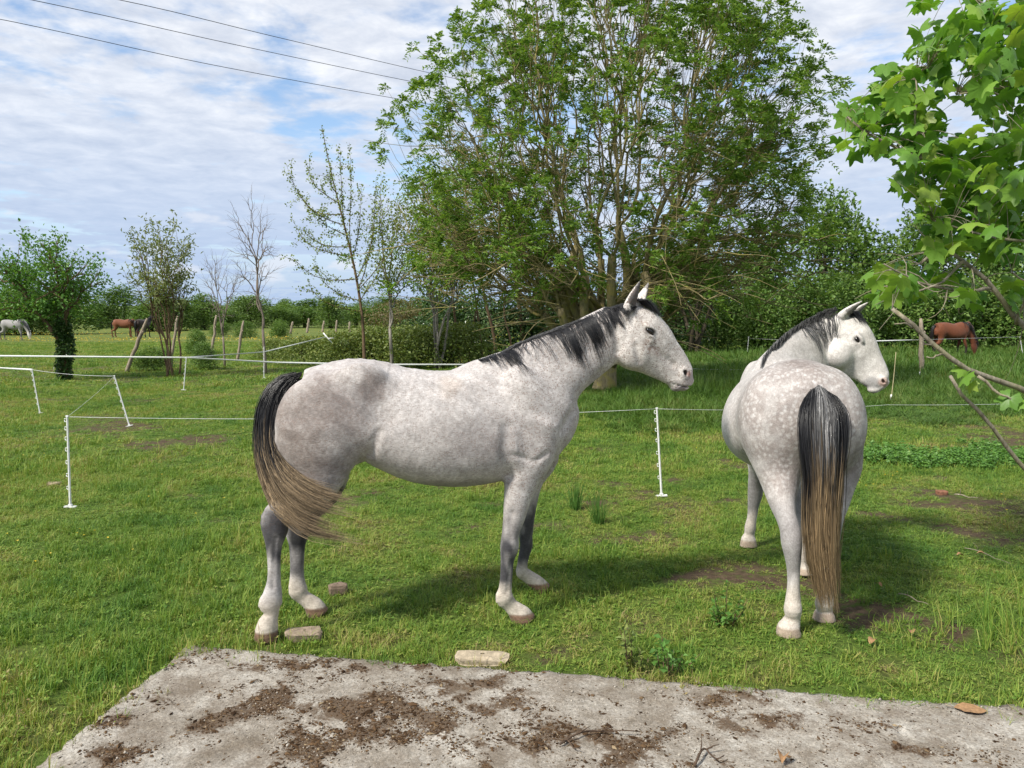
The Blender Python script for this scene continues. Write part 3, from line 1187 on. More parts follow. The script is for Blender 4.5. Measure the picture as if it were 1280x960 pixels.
def ear(F_, base, tip, face, w=0.035, k=0.012):
    """a pricked ear, hollow on the side it faces"""
    base, tip, face = map(lambda x: np.asarray(x, float), (base, tip, face))
    ax = tip - base
    L = np.linalg.norm(ax)
    ax = ax / L
    face = face - ax * (face @ ax)
    face /= np.linalg.norm(face)
    side = np.cross(ax, face)
    prof = [(-0.15, 0.80, 0.70), (0.06, 0.98, 0.66), (0.28, 0.98, 0.56), (0.52, 0.76, 0.42), (0.76, 0.44, 0.28), (0.98, 0.10, 0.11)]
    ribs, cav = [], []
    for t, a, b in prof:
        c = base + ax * L * t
        ribs.append((c + side * w * a, c - side * w * a, w * b))
        if 0.05 < t < 0.9:
            c2 = c + face * w * 0.86
            cav.append((c2 + side * w * a * 0.66, c2 - side * w * a * 0.66, w * b * 0.85))
    F_.add(Loft(ribs), k)
    F_.cut(Loft(cav), 0.005)


def horse_thing(name, label, fr, V, Q, col, dap, spk, mat=None, group=None):
    root = thing(name, label, 'horse', (fr.O[0], fr.O[1], 0), fr.ang, group)
    me = mesh_np('horse_body', V, Q, mat or M_COAT, {'col': col, 'dapple': dap, 'speck': spk})
    link('body', me, root)
    return root


def eyeball(root, c, out_dir, fwd, r=0.021):
    """dark almond of the eye with its lids open, set into the socket"""
    out_dir = np.asarray(out_dir, float)
    out_dir /= np.linalg.norm(out_dir)
    fwd = np.asarray(fwd, float)
    fwd = fwd - out_dir * (fwd @ out_dir)
    fwd /= np.linalg.norm(fwd)
    up = np.cross(out_dir, fwd)
    nu, nv = 16, 10
    th, ph = np.meshgrid(np.linspace(0, 2 * math.pi, nu, endpoint=False), np.linspace(0.02, math.pi - 0.02, nv), indexing='ij')
    D = np.stack([np.sin(ph) * np.cos(th), np.sin(ph) * np.sin(th), np.cos(ph)], -1).reshape(-1, 3)
    V = c + r * (D[:, :1] * fwd * 1.12 + D[:, 1:2] * up * 0.72 + D[:, 2:] * out_dir * 0.8)
    i, j = np.meshgrid(np.arange(nu), np.arange(nv - 1), indexing='ij')
    i2 = (i + 1) % nu
    Q = np.stack([i * nv + j, i * nv + j + 1, i2 * nv + j + 1, i2 * nv + j], -1).reshape(-1, 4)
    return link('eye', mesh_np('horse_eye', V, Q, M_EYE), root)


BLACK = np.array((0.010, 0.010, 0.012))
BLOND = np.array((0.30, 0.225, 0.14))


def push_all(fld, paths, margins):
    k = np.cumsum([0] + [len(p) for p in paths])
    P = fld.push(np.concatenate(paths), np.concatenate(margins))
    return [P[a:b] for a, b in zip(k[:-1], k[1:])]


def tail_object(root, guides, n, seed, colfn, rad=(0.0011, 0.0024), jitter=0.012, m=14, fld=None):
    r = rng(seed)
    ps = lerp_guides(guides, n, r, m, jitter)
    paths, rads, cols = [], [], []
    for P, u in ps:
        paths.append(P)
        rads.append(r.uniform(*rad))
        cols.append(colfn(np.linspace(0, 1, len(P)), u, r))
    if fld is not None:
        paths = push_all(fld, paths, [np.where(np.arange(m) < 3, -1.0, 0.004)] * len(paths))
    return link('tail', strands(paths, rads, cols).mesh('horse_tail', M_HAIR), root)


def grey_horse_facing_right():
    fr = Frame((-0.66, 4.27), 11.0)
    S = fr.side
    F_ = Field()
    z_ = lambda x, t, b, w, e=0.12: (S(x, t), S(x, b), w, e)
    trunk = [z_(355, 500, 545, .09), z_(364, 476, 578, .17), z_(382, 465, 590, .23), z_(410, 456, 588, .262), z_(444, 448, 576, .272, .16),
             z_(468, 451, 573, .268, .2), z_(494, 456.5, 587, .278, .16), z_(530, 462, 602, .298, .12), z_(565, 463, 606.5, .302, .12),
             z_(590, 457, 605, .288, .2), z_(612, 448, 601, .262, .34), z_(640, 442, 595, .232, .42), z_(668, 455, 586, .2, .3), z_(688, 478, 577, .165, .2), z_(699, 500, 566, .11)]
    F_.add(Loft(trunk, 2.15, (0.35, 0.5)), 0.03)
    # quarters, hip, shoulder, breast
    for s in (-1, 1):
        F_.add(Ell(S(396, 535, s * .15) , (.21, .115, .27)), .07)
        F_.add(Ell(S(452, 468, s * .18), (.09, .035, .05)), .12)
        F_.add(Ell(S(663, 510, s * .145), (.13, .085, .25), [[.93, 0, .36], [0, 1, 0], [-.36, 0, .93]]), .07)
        F_.add(Ell(S(683, 549, s * .085), (.10, .09, .13)), .05)
        F_.cut(Ell(S(476, 512, s * .36), (.10, .085, .13)), .08)       # hollow of the flank
    neck = [(S(612, 452), S(697, 560), .19, .42), (S(632, 435), S(705, 538), .172, .4), (S(655, 425), S(713, 511), .142, .34), (S(682, 416), S(724, 492), .117, .28),
            (S(714, 404), S(739, 477), .098, .22), (S(744, 390), S(756, 460), .086, .16), (S(771, 380), S(768, 447), .078, .1)]
    F_.add(Loft(neck, 2.1, (0.5, 0.3)), .06)
    head = [(S(779, 378), S(768, 441), .072), (S(796, 380), S(773, 452), .090, .05), (S(810, 387), S(787, 463), .098, .0), (S(822, 400), S(803, 469), .088, .02),
            (S(835, 419), S(818, 474), .066, -.04), (S(847, 434), S(829, 479), .054, -.05), (S(857, 448), S(836, 483), .051, 0), (S(863, 461), S(842, 487), .053, 0), (S(865, 472), S(851, 488), .044, 0)]
    F_.add(Loft(head, 2.35, (0.5, 0.45)), .03)
    F_.add(Ell(S(792, 440, -.055), (.085, .045, .09)), .03)                # cheeks
    F_.add(Ell(S(792, 440, .055), (.085, .045, .09)), .03)
    F_.add(Ell(S(845, 484.5, 0), (.035, .034, .022)), .015)                # lower lip
    zz = lambda y: (lambda a, b, w: (S(*b, y), S(*a, y), w))
    n = zz(-.165)
    leg = [n((646, 530), (700, 530), .09), n((636, 565), (694, 565), .088), n((631, 592), (678, 592), .076), n((630, 620), (665, 620), .062), n((629, 646), (656.5, 647), .052), n((627.5, 668), (648.5, 669), .046),
           n((625.5, 684), (648.5, 685), .049), n((626, 700), (642.5, 702), .035), n((625.5, 720), (640.5, 722), .028), n((623.5, 737), (639.5, 739), .030), n((619.5, 750), (642, 749), .039),
           n((628.5, 761), (646, 755.5), .029), n((634, 768.5), (654.5, 762), .035), n((636.5, 775), (663, 768), .047), n((640, 781), (670.5, 779), .053)]
    F_.add(Loft(ground_leg(leg), 2.1, (0.5, 0.12)), .035)
    n = zz(.20)
    leg = [n((650, 530), (700, 530), .09), n((640, 570), (698, 570), .085), n((640, 598), (680, 598), .07), n((644, 622), (672, 622), .056), n((647, 646), (667.5, 646), .046), n((649, 664), (665.5, 664), .043),
           n((650, 674), (665.5, 674), .042), n((648, 686), (661, 687), .032), n((646.5, 696), (659, 698), .031), n((645, 704), (661, 704), .036), n((652, 711), (668, 707), .032), n((659, 717), (676, 711), .036), n((664, 721), (682, 715), .045), n((667, 725), (689, 723), .05)]
    leg = [(a, b, w) for a, b, w in leg]
    F_.add(Loft(ground_leg(leg, .035), 2.1, (0.5, 0.12)), .035)
    n = zz(-.15)
    leg = [n((352, 528), (454, 543), .13), n((357, 560), (447, 568), .125), n((366, 583), (435, 593), .105), n((364, 602), (421, 611), .085), n((352, 619), (399, 628), .068), n((337, 632), (375, 641), .057),
           n((326.5, 646), (362, 652), .053), n((327.5, 660), (360, 666), .050), n((332, 681), (353, 683), .036), n((334, 700), (351, 700), .030), n((334, 725), (351, 725), .030), n((328, 744), (353, 745), .038),
           n((323, 756), (353, 756), .040), n((330.5, 767), (348.5, 767), .033), n((323, 778), (348, 779), .045), n((319, 788), (347.5, 789), .054), n((317.5, 800), (347, 800), .062)]
    F_.add(Loft(ground_leg(leg), 2.1, (0.5, 0.1)), .04)
    n = zz(.15)
    leg = [n((362, 535), (452, 547), .12), n((368, 565), (444, 571), .115), n((378, 590), (436, 599), .09), n((377, 612), (424, 620), .07), n((368, 632), (405, 640), .056), n((355.5, 650), (391, 657), .050),
           n((356, 664), (388, 670), .047), n((361, 684), (382, 686), .034), n((362.5, 705), (380.5, 705), .029), n((362.5, 728), (380.5, 728), .029), n((361, 748), (385, 745), .04), n((369.5, 758), (387.5, 751.5), .031),
           n((377.5, 765.5), (396.5, 757.5), .035), n((381, 772), (404, 763), .047), n((385, 780), (412, 775), .054)]
    F_.add(Loft(ground_leg(leg), 2.1, (0.5, 0.12)), .04)
    # ears, nostrils, mouth, eye sockets
    ear(F_, S(786, 384, -.05), S(800, 351, -.058), (.62, -.7, .1), .042)
    ear(F_, S(796, 384, .045), S(811, 353, .06), (.85, .35, .1), .040)
    o = fr.loc(CAMP)
    cast = lambda px, py: F_.surf(o, fr.R @ ray(px, py))
    nst, eye, mth = cast(856, 466), cast(812.5, 414), cast(845, 478)
    for s in (1, -1):
        m = np.array([1, s, 1])
        F_.add(Ell(nst * m + np.array([-.004, 0, -.002]), (.026, .014, .032)), .02)
        F_.cut(Ell(nst * m + np.array([.002, -s * .004, 0]), (.011, .016, .019), [[.9, 0, .44], [0, 1, 0], [-.44, 0, .9]]), .008)
        F_.add(Ell((eye + np.array([-.004, .004, .020])) * m, (.042, .022, .015), [[.8, 0, -.6], [0, 1, 0], [.6, 0, .8]]), .02)
        F_.add(Ell((eye + np.array([-.006, .004, -.020])) * m, (.038, .018, .010), [[.8, 0, -.6], [0, 1, 0], [.6, 0, .8]]), .02)
        F_.cut(Ell((eye + np.array([.0, -.012, .0])) * m, (.026, .026, .013), [[.85, 0, -.53], [0, 1, 0], [.53, 0, .85]]), .012)
        mo = [S(838, 479, s * .06), S(846, 481, s * .06), S(856, 483.5, s * .05), S(865, 483, s * .02)]
        F_.cut(Loft([(p + np.array([0, 0, .003]), p - np.array([0, 0, .003]), .03) for p in mo]), .006)
    print('pre', time.time() - T0)
    def groove(pts, r_=.012, k=.022, dp=.004, both_sides=True):
        P = [p for p in (cast(*q) for q in pts) if p is not None]
        if len(P) < 2:
            return
        for s in ((1, -1) if both_sides else (1,)):
            m = np.array([1, s, 1])
            R = []
            for p in P:
                nn = F_.grad(p[None])[0]
                c = (p + nn * (r_ - dp)) * m
                R.append((c + np.array([0, 0, r_]), c - np.array([0, 0, r_]), r_))
            F_.cut(Loft(R), k)
    groove([(640, 569), (655, 572), (668, 577), (684, 566)], .010, .02, .003)
    groove([(634, 535), (632, 560), (633, 580), (635, 594)], .018, .05, .001)
    groove([(639, 700), (636, 722), (634, 740)], .007, .012, .003)
    groove([(345, 672), (342.5, 700), (341, 735)], .007, .012, .003)
    groove([(640, 640), (637, 660), (637, 676)], .010, .02, .002)
    for s in (1, -1):                                             # crest of the cheekbone
        pts_ = [None if p is None else p - F_.grad(p[None])[0] * .0085 for p in (cast(814, 426), cast(824, 437), cast(833, 446))]
        if all(p is not None for p in pts_):
            F_.add(Loft([((p + [0, 0, .010]) * [1, s, 1], (p - [0, 0, .010]) * [1, s, 1], .010) for p in pts_]), .02)
    groove([(463, 570), (468, 555), (474, 540)], .016, .03, .005)
    groove([(703, 538), (716, 515), (733, 490), (752, 465)], .02, .04, .005)
    groove([(795, 432), (800, 452), (793, 464)], .014, .03, .004)
    groove([(818, 432), (832, 447), (842, 456)], .014, .03, .004)
    groove([(766, 395), (770, 420), (772, 440)], .014, .03, .005)
    V, Q = F_.mesh(0.0072 if not os.environ.get('LOWRES') else .014)
    print('meshed', time.time() - T0)
    W, GR, BR, DK, PK = (.505, .482, .470), (.235, .218, .215), (.20, .165, .148), (.034, .034, .039), (.40, .24, .20)
    fl = lambda px, py, y=-.24: tuple(S(px, py, y))
    bl = both([(fl(388, 515), (.30, .3, .27), BR, .72), (fl(372, 575), (.24, .25, .24), BR, .68), (fl(425, 590), (.16, .2, .13), GR, .75), (fl(466, 482), (.10, .2, .12), (.15, .115, .10), .62), (fl(440, 510), (.16, .2, .2), GR, .5),  # dark brown blob under the hip point: its shade painted into the coat
               (fl(415, 548), (.10, .2, .09), W, .5), (fl(590, 555), (.30, .2, .20), GR, .52), (fl(535, 560), (.2, .2, .12), (.5, .48, .46), .4), (fl(565, 480), (.12, .2, .09), (.45, .37, .30), .4), (fl(655, 545), (.18, .2, .16), GR, .30), (fl(565, 603, -.1), (.4, .3, .07), GR, .7),
               (fl(752, 470, -.05), (.1, .2, .1), GR, .25)])
    col = paint(V, W, bl)
    x, y, z = V.T
    hw = sstep(x, 1.12, 1.32)[:, None]
    col = col * (1 - hw) + np.array((.61, .58, .55)) * hw
    col *= (1 + .10 * pnoise(V, 60, 31) + .07 * pnoise(V, 130, 32))[:, None]
    # legs: smoky knees and hocks, pale pasterns, horn hooves
    jit = pnoise(V, 22, 8) * .05
    hind, fore = (x < -.1) & (z < .9), (x > .3) & (z < .72)
    mot = np.clip(.75 + pnoise(V * np.array([1, 1, .35]), 60, 9) * .35 + pnoise(V, 24, 12) * .25, .1, 1)
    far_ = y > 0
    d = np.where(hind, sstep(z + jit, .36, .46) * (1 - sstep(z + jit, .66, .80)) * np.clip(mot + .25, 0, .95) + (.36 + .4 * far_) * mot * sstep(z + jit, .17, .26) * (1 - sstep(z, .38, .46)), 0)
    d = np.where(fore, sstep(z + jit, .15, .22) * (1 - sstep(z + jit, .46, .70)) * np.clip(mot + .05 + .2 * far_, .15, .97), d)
    d = np.clip(d, 0, 1)
    col = col * (1 - d[:, None]) + np.array(DK) * 1.3 * d[:, None]
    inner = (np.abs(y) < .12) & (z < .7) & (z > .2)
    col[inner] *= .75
    pw = (1 - sstep(z + jit * .5, .17, .26)) * ((hind | fore))
    col = col * (1 - pw[:, None]) + np.array((.50, .45, .385)) * (1 + .12 * pnoise(V, 70, 33))[:, None] * pw[:, None]
    zf = np.where((x > .3) & (y > 0), .035, 0.0)
    hf = 1 - sstep(z - zf, .050, .062)
    col = col * (1 - hf[:, None]) + np.array((.17, .105, .07)) * (1 + .25 * pnoise(V * np.array([1, 1, 4]), 50, 34))[:, None] * hf[:, None]
    # muzzle and ears
    def spot(c, r, cc, st):
        nonlocal col
        q = np.sqrt((((V - c) / r) ** 2).sum(1)) + pnoise(V, 40, 2) * .12
        mk = ((1 - sstep(q, .5, 1.0)) * st)[:, None]
        col = col * (1 - mk) + np.array(cc) * mk
    for s in (1, -1):
        for (px, py), rr, st in (((812, 433), (.055, .12, .06), .75), ((806, 402), (.04, .12, .03), .5), ((822, 440), (.05, .12, .04), .45)):
            c = S(px, py, -.09) * np.array([1, s, 1])
            q = np.sqrt((((V - c) / rr) ** 2).sum(1))
            mk = ((1 - sstep(q, .3, 1.1)) * st * np.clip(.55 + 1.3 * pnoise(V, 150, 51) + .8 * pnoise(V, 320, 52), 0, 1))[:, None]
            col = col * (1 - mk) + np.array((.20, .115, .08)) * mk
    spot(S(857, 474), (.05, .12, .06), (.30, .27, .27), .7)
    spot(S(846, 486), (.06, .1, .045), (.20, .18, .19), .75)
    for s in (1, -1):
        m = np.array([1, s, 1])
        spot(nst * m, (.024, .03, .03), (.02, .015, .015), .95)
        spot(nst * m + np.array([.026, 0, -.004]), (.016, .03, .028), PK, .9)
        spot(mth * m, (.05, .04, .012), (.12, .1, .1), .4)
        spot(eye * m, (.048, .04, .028), (.05, .045, .045), .85)
    for s, b, t, fc in ((-1, S(786, 384, -.05), S(800, 351, -.058), (.62, -.7, .1)), (1, S(796, 384, .045), S(811, 353, .06), (.85, .35, .1))):
        ax_ = (t - b) / np.linalg.norm(t - b)
        h = (V - b) @ ax_
        rr = np.linalg.norm(V - b - h[:, None] * ax_, axis=1)
        fcn = np.array(fc) - ax_ * (np.array(fc) @ ax_)
        fcn /= np.linalg.norm(fcn)
        on = (h > .015) & (h < .2) & (rr < .052)
        inn = on & (((V - b - h[:, None] * ax_) @ fcn) > .002)
        col[inn] = col[inn] * .15 + np.array((.03, .027, .03)) * .85
        tipm = on & (h > .12)
        col[tipm] = col[tipm] * .4 + np.array((.04, .04, .045)) * .6
    dap = np.clip(sstep(-x, -.15, .25) * sstep(z, .6, .8) * .16 + .10 * sstep(z, .5, .7), 0, 1)
    spk = np.clip(.36 + sstep(x, .3, .9) * .3, 0, 1) * sstep(z, .5, .75)
    ck = S(812, 430, -.08)
    q = np.sqrt((((V - ck) / (.07, .25, .075)) ** 2).sum(1))
    spk = np.maximum(spk, (1 - sstep(q, .4, 1.1)) * .95)
    q2 = np.sqrt((((V - S(806, 403, -.08)) / (.05, .25, .04)) ** 2).sum(1))
    spk = np.maximum(spk, (1 - sstep(q2, .4, 1.1)) * .6)
    root = horse_thing('grey_horse', 'pale grey horse in side view facing right, flank to the viewer, behind the slab', fr, V, Q, col, dap, spk)
    eyeball(root, eye + np.array([0, .008, 0]), (-.1, -1, .12), (.7, 0, -.7), .028)
    m = np.array([1, -1, 1])
    eyeball(root, (eye + np.array([0, .009, 0])) * m, (-.1, 1, .12), (.7, 0, -.7), .021)
    # mane: hangs over to the near side
    r = rng(5)
    crest = curve_pts([S(598, 455), S(615, 447), S(634, 436), S(655, 426), S(682, 416), S(714, 404), S(744, 390), S(771, 380), S(786, 377)], 200)
    ln_x = [0, .06, .14, .24, .34, .46, .55, .66, .78, .9, 1.0]
    ln_y = [.10, .16, .19, .11, .10, .13, .24, .24, .20, .14, .09]
    paths, rads, cols, mar = [], [], [], []
    s_ = np.linspace(0, 1, 10)

    def lock(t0, L, fwd, n, spread, lift, grey, lie=0.0):
        """one lock: hairs rooted side by side on the crest, closing to a point"""
        for _ in range(n):
            dt = r.normal() * spread
            c = crest[int(np.clip(t0 + dt, 0, 1) * 199)] + np.array([0, r.normal() * .009, -.006])
            tipc = crest[int(np.clip(t0, 0, 1) * 199)]
            l_ = L * r.uniform(.62, 1.08)
            f_ = fwd + r.normal() * .05
            end = np.array([l_ * f_, -(.03 + .12 * l_), -l_ * .92])
            if lie:
                e2 = np.array([l_ * .95, -.02, 0.0])
                end = end * (1 - lie) + e2 * lie
            conv = (tipc - c)[None] * (s_ ** 1.3 * .78)[:, None]
            sh = np.stack([end[0] * s_, end[1] * s_ ** .7, lift * np.sin(np.minimum(s_ * 3.2, math.pi)) + end[2] * s_ ** 1.25], 1)
            P = c + conv + sh + r.normal(size=3) * .0025 * s_[:, None]
            if lie > .5:
                P[:, 2] = np.interp(P[:, 0], crest[:, 0], crest[:, 2]) + lift * np.sin(s_ * 3.0) - .010 - .02 * s_ * r.uniform(0, 1)
            paths.append(P)
            mar.append(np.linspace(-.004, r.uniform(.002, .012), 10))
            rads.append(r.uniform(.0008, .0015))
            cols.append(np.tile(BLACK * r.uniform(.7, 1.7) + grey * r.uniform(0, 1.3), (10, 1)))
    for t0 in r.uniform(.0, .20, 17):                          # tuft on the withers
        lock(t0, np.interp(t0, [0, .08, .2], [.07, .14, .21]) * r.uniform(.5, 1.25), .36 + r.normal() * .12, 20, .016, .010, .0)
    for t0 in np.linspace(.13, .56, 20):                       # short hair lying along the crest
        lock(t0 + r.normal() * .006, r.uniform(.10, .17), .5, 42, .016, r.uniform(.008, .020), .12, .9)
    for t0 in np.sort(r.uniform(.44, .90, 27)):                # longer locks falling over the neck
        lock(t0, np.interp(t0, [.44, .54, .7, .9], [.10, .24, .23, .15]) * r.uniform(.45, 1.25), .36 + r.normal() * .10, int(r.integers(10, 26)), r.uniform(.008, .018), .014, .015)
    for t0 in r.uniform(.02, .98, 120):                        # loose single hairs
        lock(t0, np.interp(t0, [0, .2, .5, .7, 1], [.10, .12, .20, .20, .10]) * r.uniform(.5, 1.2), .35 + r.normal() * .25, 3, .006, .014, .03)
    for t0 in np.linspace(.84, 1.0, 9):
        lock(t0, r.uniform(.06, .13), .3 + r.normal() * .15, 30, .012, .012, .0)
    paths = push_all(F_, paths, mar)
    link('mane', strands(paths, rads, cols).mesh('horse_mane', M_HAIR), root)
    paths, rads, cols = [], [], []
    pol = S(794, 377)
    for _ in range(260):
        c = pol + np.array([r.normal() * .012, r.normal() * .03, .004])
        s_ = np.linspace(0, 1, 8)
        L = r.uniform(.06, .13)
        P = np.stack([c[0] + L * 1.05 * s_, c[1] - .2 * L * s_ + r.normal() * .012 * s_, c[2] + .022 * np.sin(s_ * 3.1) - L * .75 * s_ ** 1.6], 1)
        paths.append(P)
        rads.append(r.uniform(.001, .002))
        cols.append(np.tile(BLACK * 1.2, (8, 1)))
    paths = push_all(F_, paths, [np.linspace(-.003, .010, 8)] * len(paths))
    link('forelock', strands(paths, rads, cols).mesh('horse_forelock', M_HAIR), root)
    # tail: black dock sweeping down and forward into blond ends
    y0 = -.02
    gd = [[S(372, 470, y0), S(352, 473, y0), S(329, 500, y0 - .02), S(320, 545, y0 - .04), S(325, 590, y0 - .06), S(343, 632, y0 - .12), S(385, 668, y0 - .2), S(420, 674, y0 - .24), S(476, 684, y0 - .26)],
          [S(372, 471, y0), S(355, 474, y0), S(335, 502, y0 - .05), S(329, 550, y0 - .1), S(340, 595, y0 - .15), S(365, 634, y0 - .2), S(405, 656, y0 - .25), S(440, 664, y0 - .28)],
          [S(370, 473, y0), S(358, 477, y0), S(343, 505, y0 - .04), S(338, 555, y0 - .1), S(352, 592, y0 - .17), S(382, 618, y0 - .23), S(420, 632, y0 - .27), S(452, 638, y0 - .3)],
          [S(370, 476, y0), S(362, 480, y0), S(353, 505, y0 - .03), S(349, 550, y0 - .10), S(361, 585, y0 - .17), S(390, 606, y0 - .23), S(422, 617, y0 - .27), S(450, 622, y0 - .29)]]

    def tc(t, u, r_):
        sh = .52 + r_.normal() * .09 - .10 * (1 - u) * 0
        f = sstep(t, sh - .10, sh + .16)[:, None]
        bl_ = BLOND * r_.uniform(.35, 1.45)
        return BLACK * r_.uniform(.7, 2.0) * (1 - f) + bl_ * f
    tail_object(root, gd, 1900, 11, tc, rad=(.0009, .0020), jitter=.014, m=16, fld=F_)
    return root, F_
H1, F1 = grey_horse_facing_right()
print('horse1', time.time() - T0, len(H1.children[0].data.vertices))
def grey_horse_from_behind():
    fr = Frame((1.69, 4.72), 90 - 10.6)
    A = fr.at
    F_ = Field()
    tr = [(-.40, 1.425, .84, .308), (-.32, 1.443, .84, .32), (-.22, 1.452, .85, .328), (-.1, 1.44, .84, .33), (.0, 1.42, .79, .342), (.16, 1.395, .735, .372),
          (.31, 1.385, .70, .378), (.43, 1.405, .715, .352), (.53, 1.44, .74, .31), (.66, 1.455, .77, .258), (.80, 1.41, .81, .21), (.9, 1.32, .86, .16), (.96, 1.2, .9, .1)]
    eg = [.10, .12, .14, .16, .16, .12, .1, .16, .3, .4, .3, .2, 0]
    F_.add(Loft([((x, 0, t), (x, 0, b), w, e) for (x, t, b, w), e in zip(tr, eg)], 2.15, (.68, .5)), .03)
    for s in (-1, 1):
        F_.add(Ell((-.36, s * .165, 1.10), (.2, .15, .28)), .10)
        F_.add(Ell((.68, s * .15, 1.15), (.14, .09, .25), [[.93, 0, .36], [0, 1, 0], [-.36, 0, .93]]), .07)
        F_.cut(Ell((-.02, s * .44, 1.22), (.11, .09, .14)), .09)
    F_.cut(Loft([((-.72, 0, 1.18), (-.66, 0, 1.18), .02), ((-.68, 0, 1.05), (-.62, 0, 1.05), .02), ((-.64, 0, .9), (-.54, 0, .9), .02)]), .08)   # cleft of the quarters
    # neck turned to its right, head in profile
    nk = [(A(955, 449, 5.10), A(975, 545, 5.55), .20, .4), (A(966, 436, 5.22), A(1002, 520, 5.55), .175, .36), (A(985, 419, 5.34), A(1018, 482, 5.56), .145, .3), (A(1008, 404, 5.44), A(1025, 463, 5.57), .118, .25),
          (A(1029, 393, 5.49), A(1029, 452, 5.55), .10, .18), (A(1044, 388, 5.5), A(1030, 445, 5.53), .088, .1)]
    F_.add(Loft(nk, 2.1, (.5, .4)), .06)
    hd = [(A(1049, 389, 5.50), A(1030, 446, 5.52), .082), (A(1063, 391, 5.49), A(1034, 457, 5.5), .10, .05), (A(1073, 400.5, 5.47), A(1044, 466, 5.48), .108, 0), (A(1081, 414, 5.45), A(1056, 472, 5.46), .098, .02),
          (A(1090, 431, 5.43), A(1068, 477, 5.44), .074, -.04), (A(1098, 445, 5.41), A(1077, 481, 5.42), .062, -.05), (A(1105, 457, 5.39), A(1083, 485, 5.4), .058, 0), (A(1109, 467, 5.38), A(1089, 488, 5.38), .060, 0), (A(1110, 475, 5.37), A(1096, 488.5, 5.37), .05, 0)]
    F_.add(Loft(hd, 2.35, (.5, .45)), .03)
    F_.add(Ell(A(1049, 443, 5.42), (.095, .095, .1)), .03)
    F_.add(Ell(A(1049, 443, 5.55), (.095, .095, .1)), .03)
    F_.add(Ell(A(1092, 487, 5.37), (.04, .04, .026)), .015)
    def leg(rows, zf=0.0, k=.06):
        R = [(A(l, y, Y), A(r, y, Y), w) for l, r, y, Y, w in rows]
        F_.add(Loft(ground_leg(R, zf), 2.1, (.5, .1)), k)
    leg([(948, 1005, 535, 4.36, .17), (945, 1004, 562, 4.35, .15), (945, 1003, 585, 4.32, .125), (954, 997, 608, 4.27, .10), (963, 994, 630, 4.2, .078), (971, 995, 648, 4.13, .06), (975.5, 1000, 664, 4.08, .055), (977, 1002, 680, 4.06, .055), (981, 1001, 697, 4.06, .046),
         (984, 999.5, 715, 4.07, .038), (984.5, 999, 735, 4.07, .037), (982, 1000.5, 754, 4.07, .041), (980, 1002, 766, 4.06, .044), (981.5, 1000, 776, 4.07, .038), (976, 1000, 785, 4.07, .050), (971.5, 1000, 791, 4.06, .057), (970.5, 1001, 799, 4.06, .062)])
    leg([(1022, 1072, 535, 4.46, .17), (1022, 1075, 562, 4.45, .15), (1025, 1075, 585, 4.42, .125), (1030, 1067, 608, 4.38, .10), (1032, 1060, 630, 4.33, .078), (1031, 1053, 650, 4.28, .06), (1029, 1050, 668, 4.26, .054), (1028, 1048, 685, 4.26, .046),
         (1028, 1043, 705, 4.27, .038), (1027, 1042, 728, 4.27, .038), (1022, 1042, 745, 4.27, .041), (1019, 1041.5, 755, 4.26, .043), (1021, 1040, 762, 4.27, .038), (1018, 1042, 767, 4.27, .05), (1016, 1044, 775, 4.27, .058)])
    leg([(930, 966, 535, 5.40, .10), (932, 960, 565, 5.5, .085), (936, 954, 588, 5.57, .062), (935.5, 953.5, 605, 5.61, .056), (935, 953, 617, 5.63, .052), (935, 948.5, 632, 5.65, .041), (934, 945.5, 648, 5.66, .036), (931, 944.5, 659, 5.67, .041), (930.5, 943, 667, 5.68, .036), (927, 944.5, 673, 5.68, .05), (925, 946, 682.5, 5.68, .056)])
    leg([(984, 1020, 545, 5.42, .10), (987, 1016, 572, 5.36, .085), (991, 1011, 595, 5.27, .066), (993, 1009, 620, 5.18, .054), (993, 1009, 641, 5.11, .05), (996, 1008, 660, 5.07, .04), (997, 1008.5, 680, 5.05, .036), (997, 1010.5, 696, 5.04, .04), (999, 1010, 704, 5.04, .035), (998, 1013, 711, 5.04, .05), (997, 1015, 720, 5.03, .056)])
    hf_ = A(1109, 467, 5.38) - A(1063, 391, 5.49)
    efc = hf_ / np.linalg.norm(hf_) * .8 - (fr.R @ ray(1080, 440)) * .35
    ear(F_, A(1055, 393, 5.44), A(1078, 376, 5.40), efc, .042)
    ear(F_, A(1065, 394, 5.54), A(1085.5, 377.5, 5.54), efc, .040)
    o = fr.loc(CAMP)
    cast = lambda px, py: F_.surf(o, fr.R @ ray(px, py))
    nst, eye = cast(1104, 476), cast(1071.5, 424.5)
    vw = fr.R @ ray(1080, 440)
    vw /= np.linalg.norm(vw)                                      # towards the far side of the head
    ax = hf_ / np.linalg.norm(hf_)
    upv = np.cross(vw, ax)
    M3 = np.stack([ax, vw, upv])
    F_.add(Ell(nst - ax * .004, (.03, .016, .027), M3), .02)
    F_.cut(Ell(nst + vw * .002, (.018, .018, .011), M3), .008)
    far = vw * .20
    for c in (eye, eye + far):
        sg = 1 if c is eye else -1
        F_.add(Ell(c + vw * sg * .004 + upv * .022 * np.sign(upv[2]), (.044, .024, .015), M3), .02)
        F_.add(Ell(c + vw * sg * .004 - upv * .022 * np.sign(upv[2]), (.040, .02, .011), M3), .02)
    F_.cut(Ell(eye - vw * .012, (.026, .026, .013), M3), .012)
    V, Q = F_.mesh(.0075 if not os.environ.get('LOWRES') else .014)
    x, y, z = V.T
    W, GR, BR, DK, PK = (.52, .50, .487), (.25, .228, .225), (.25, .20, .175), (.06, .06, .068), (.48, .29, .235)
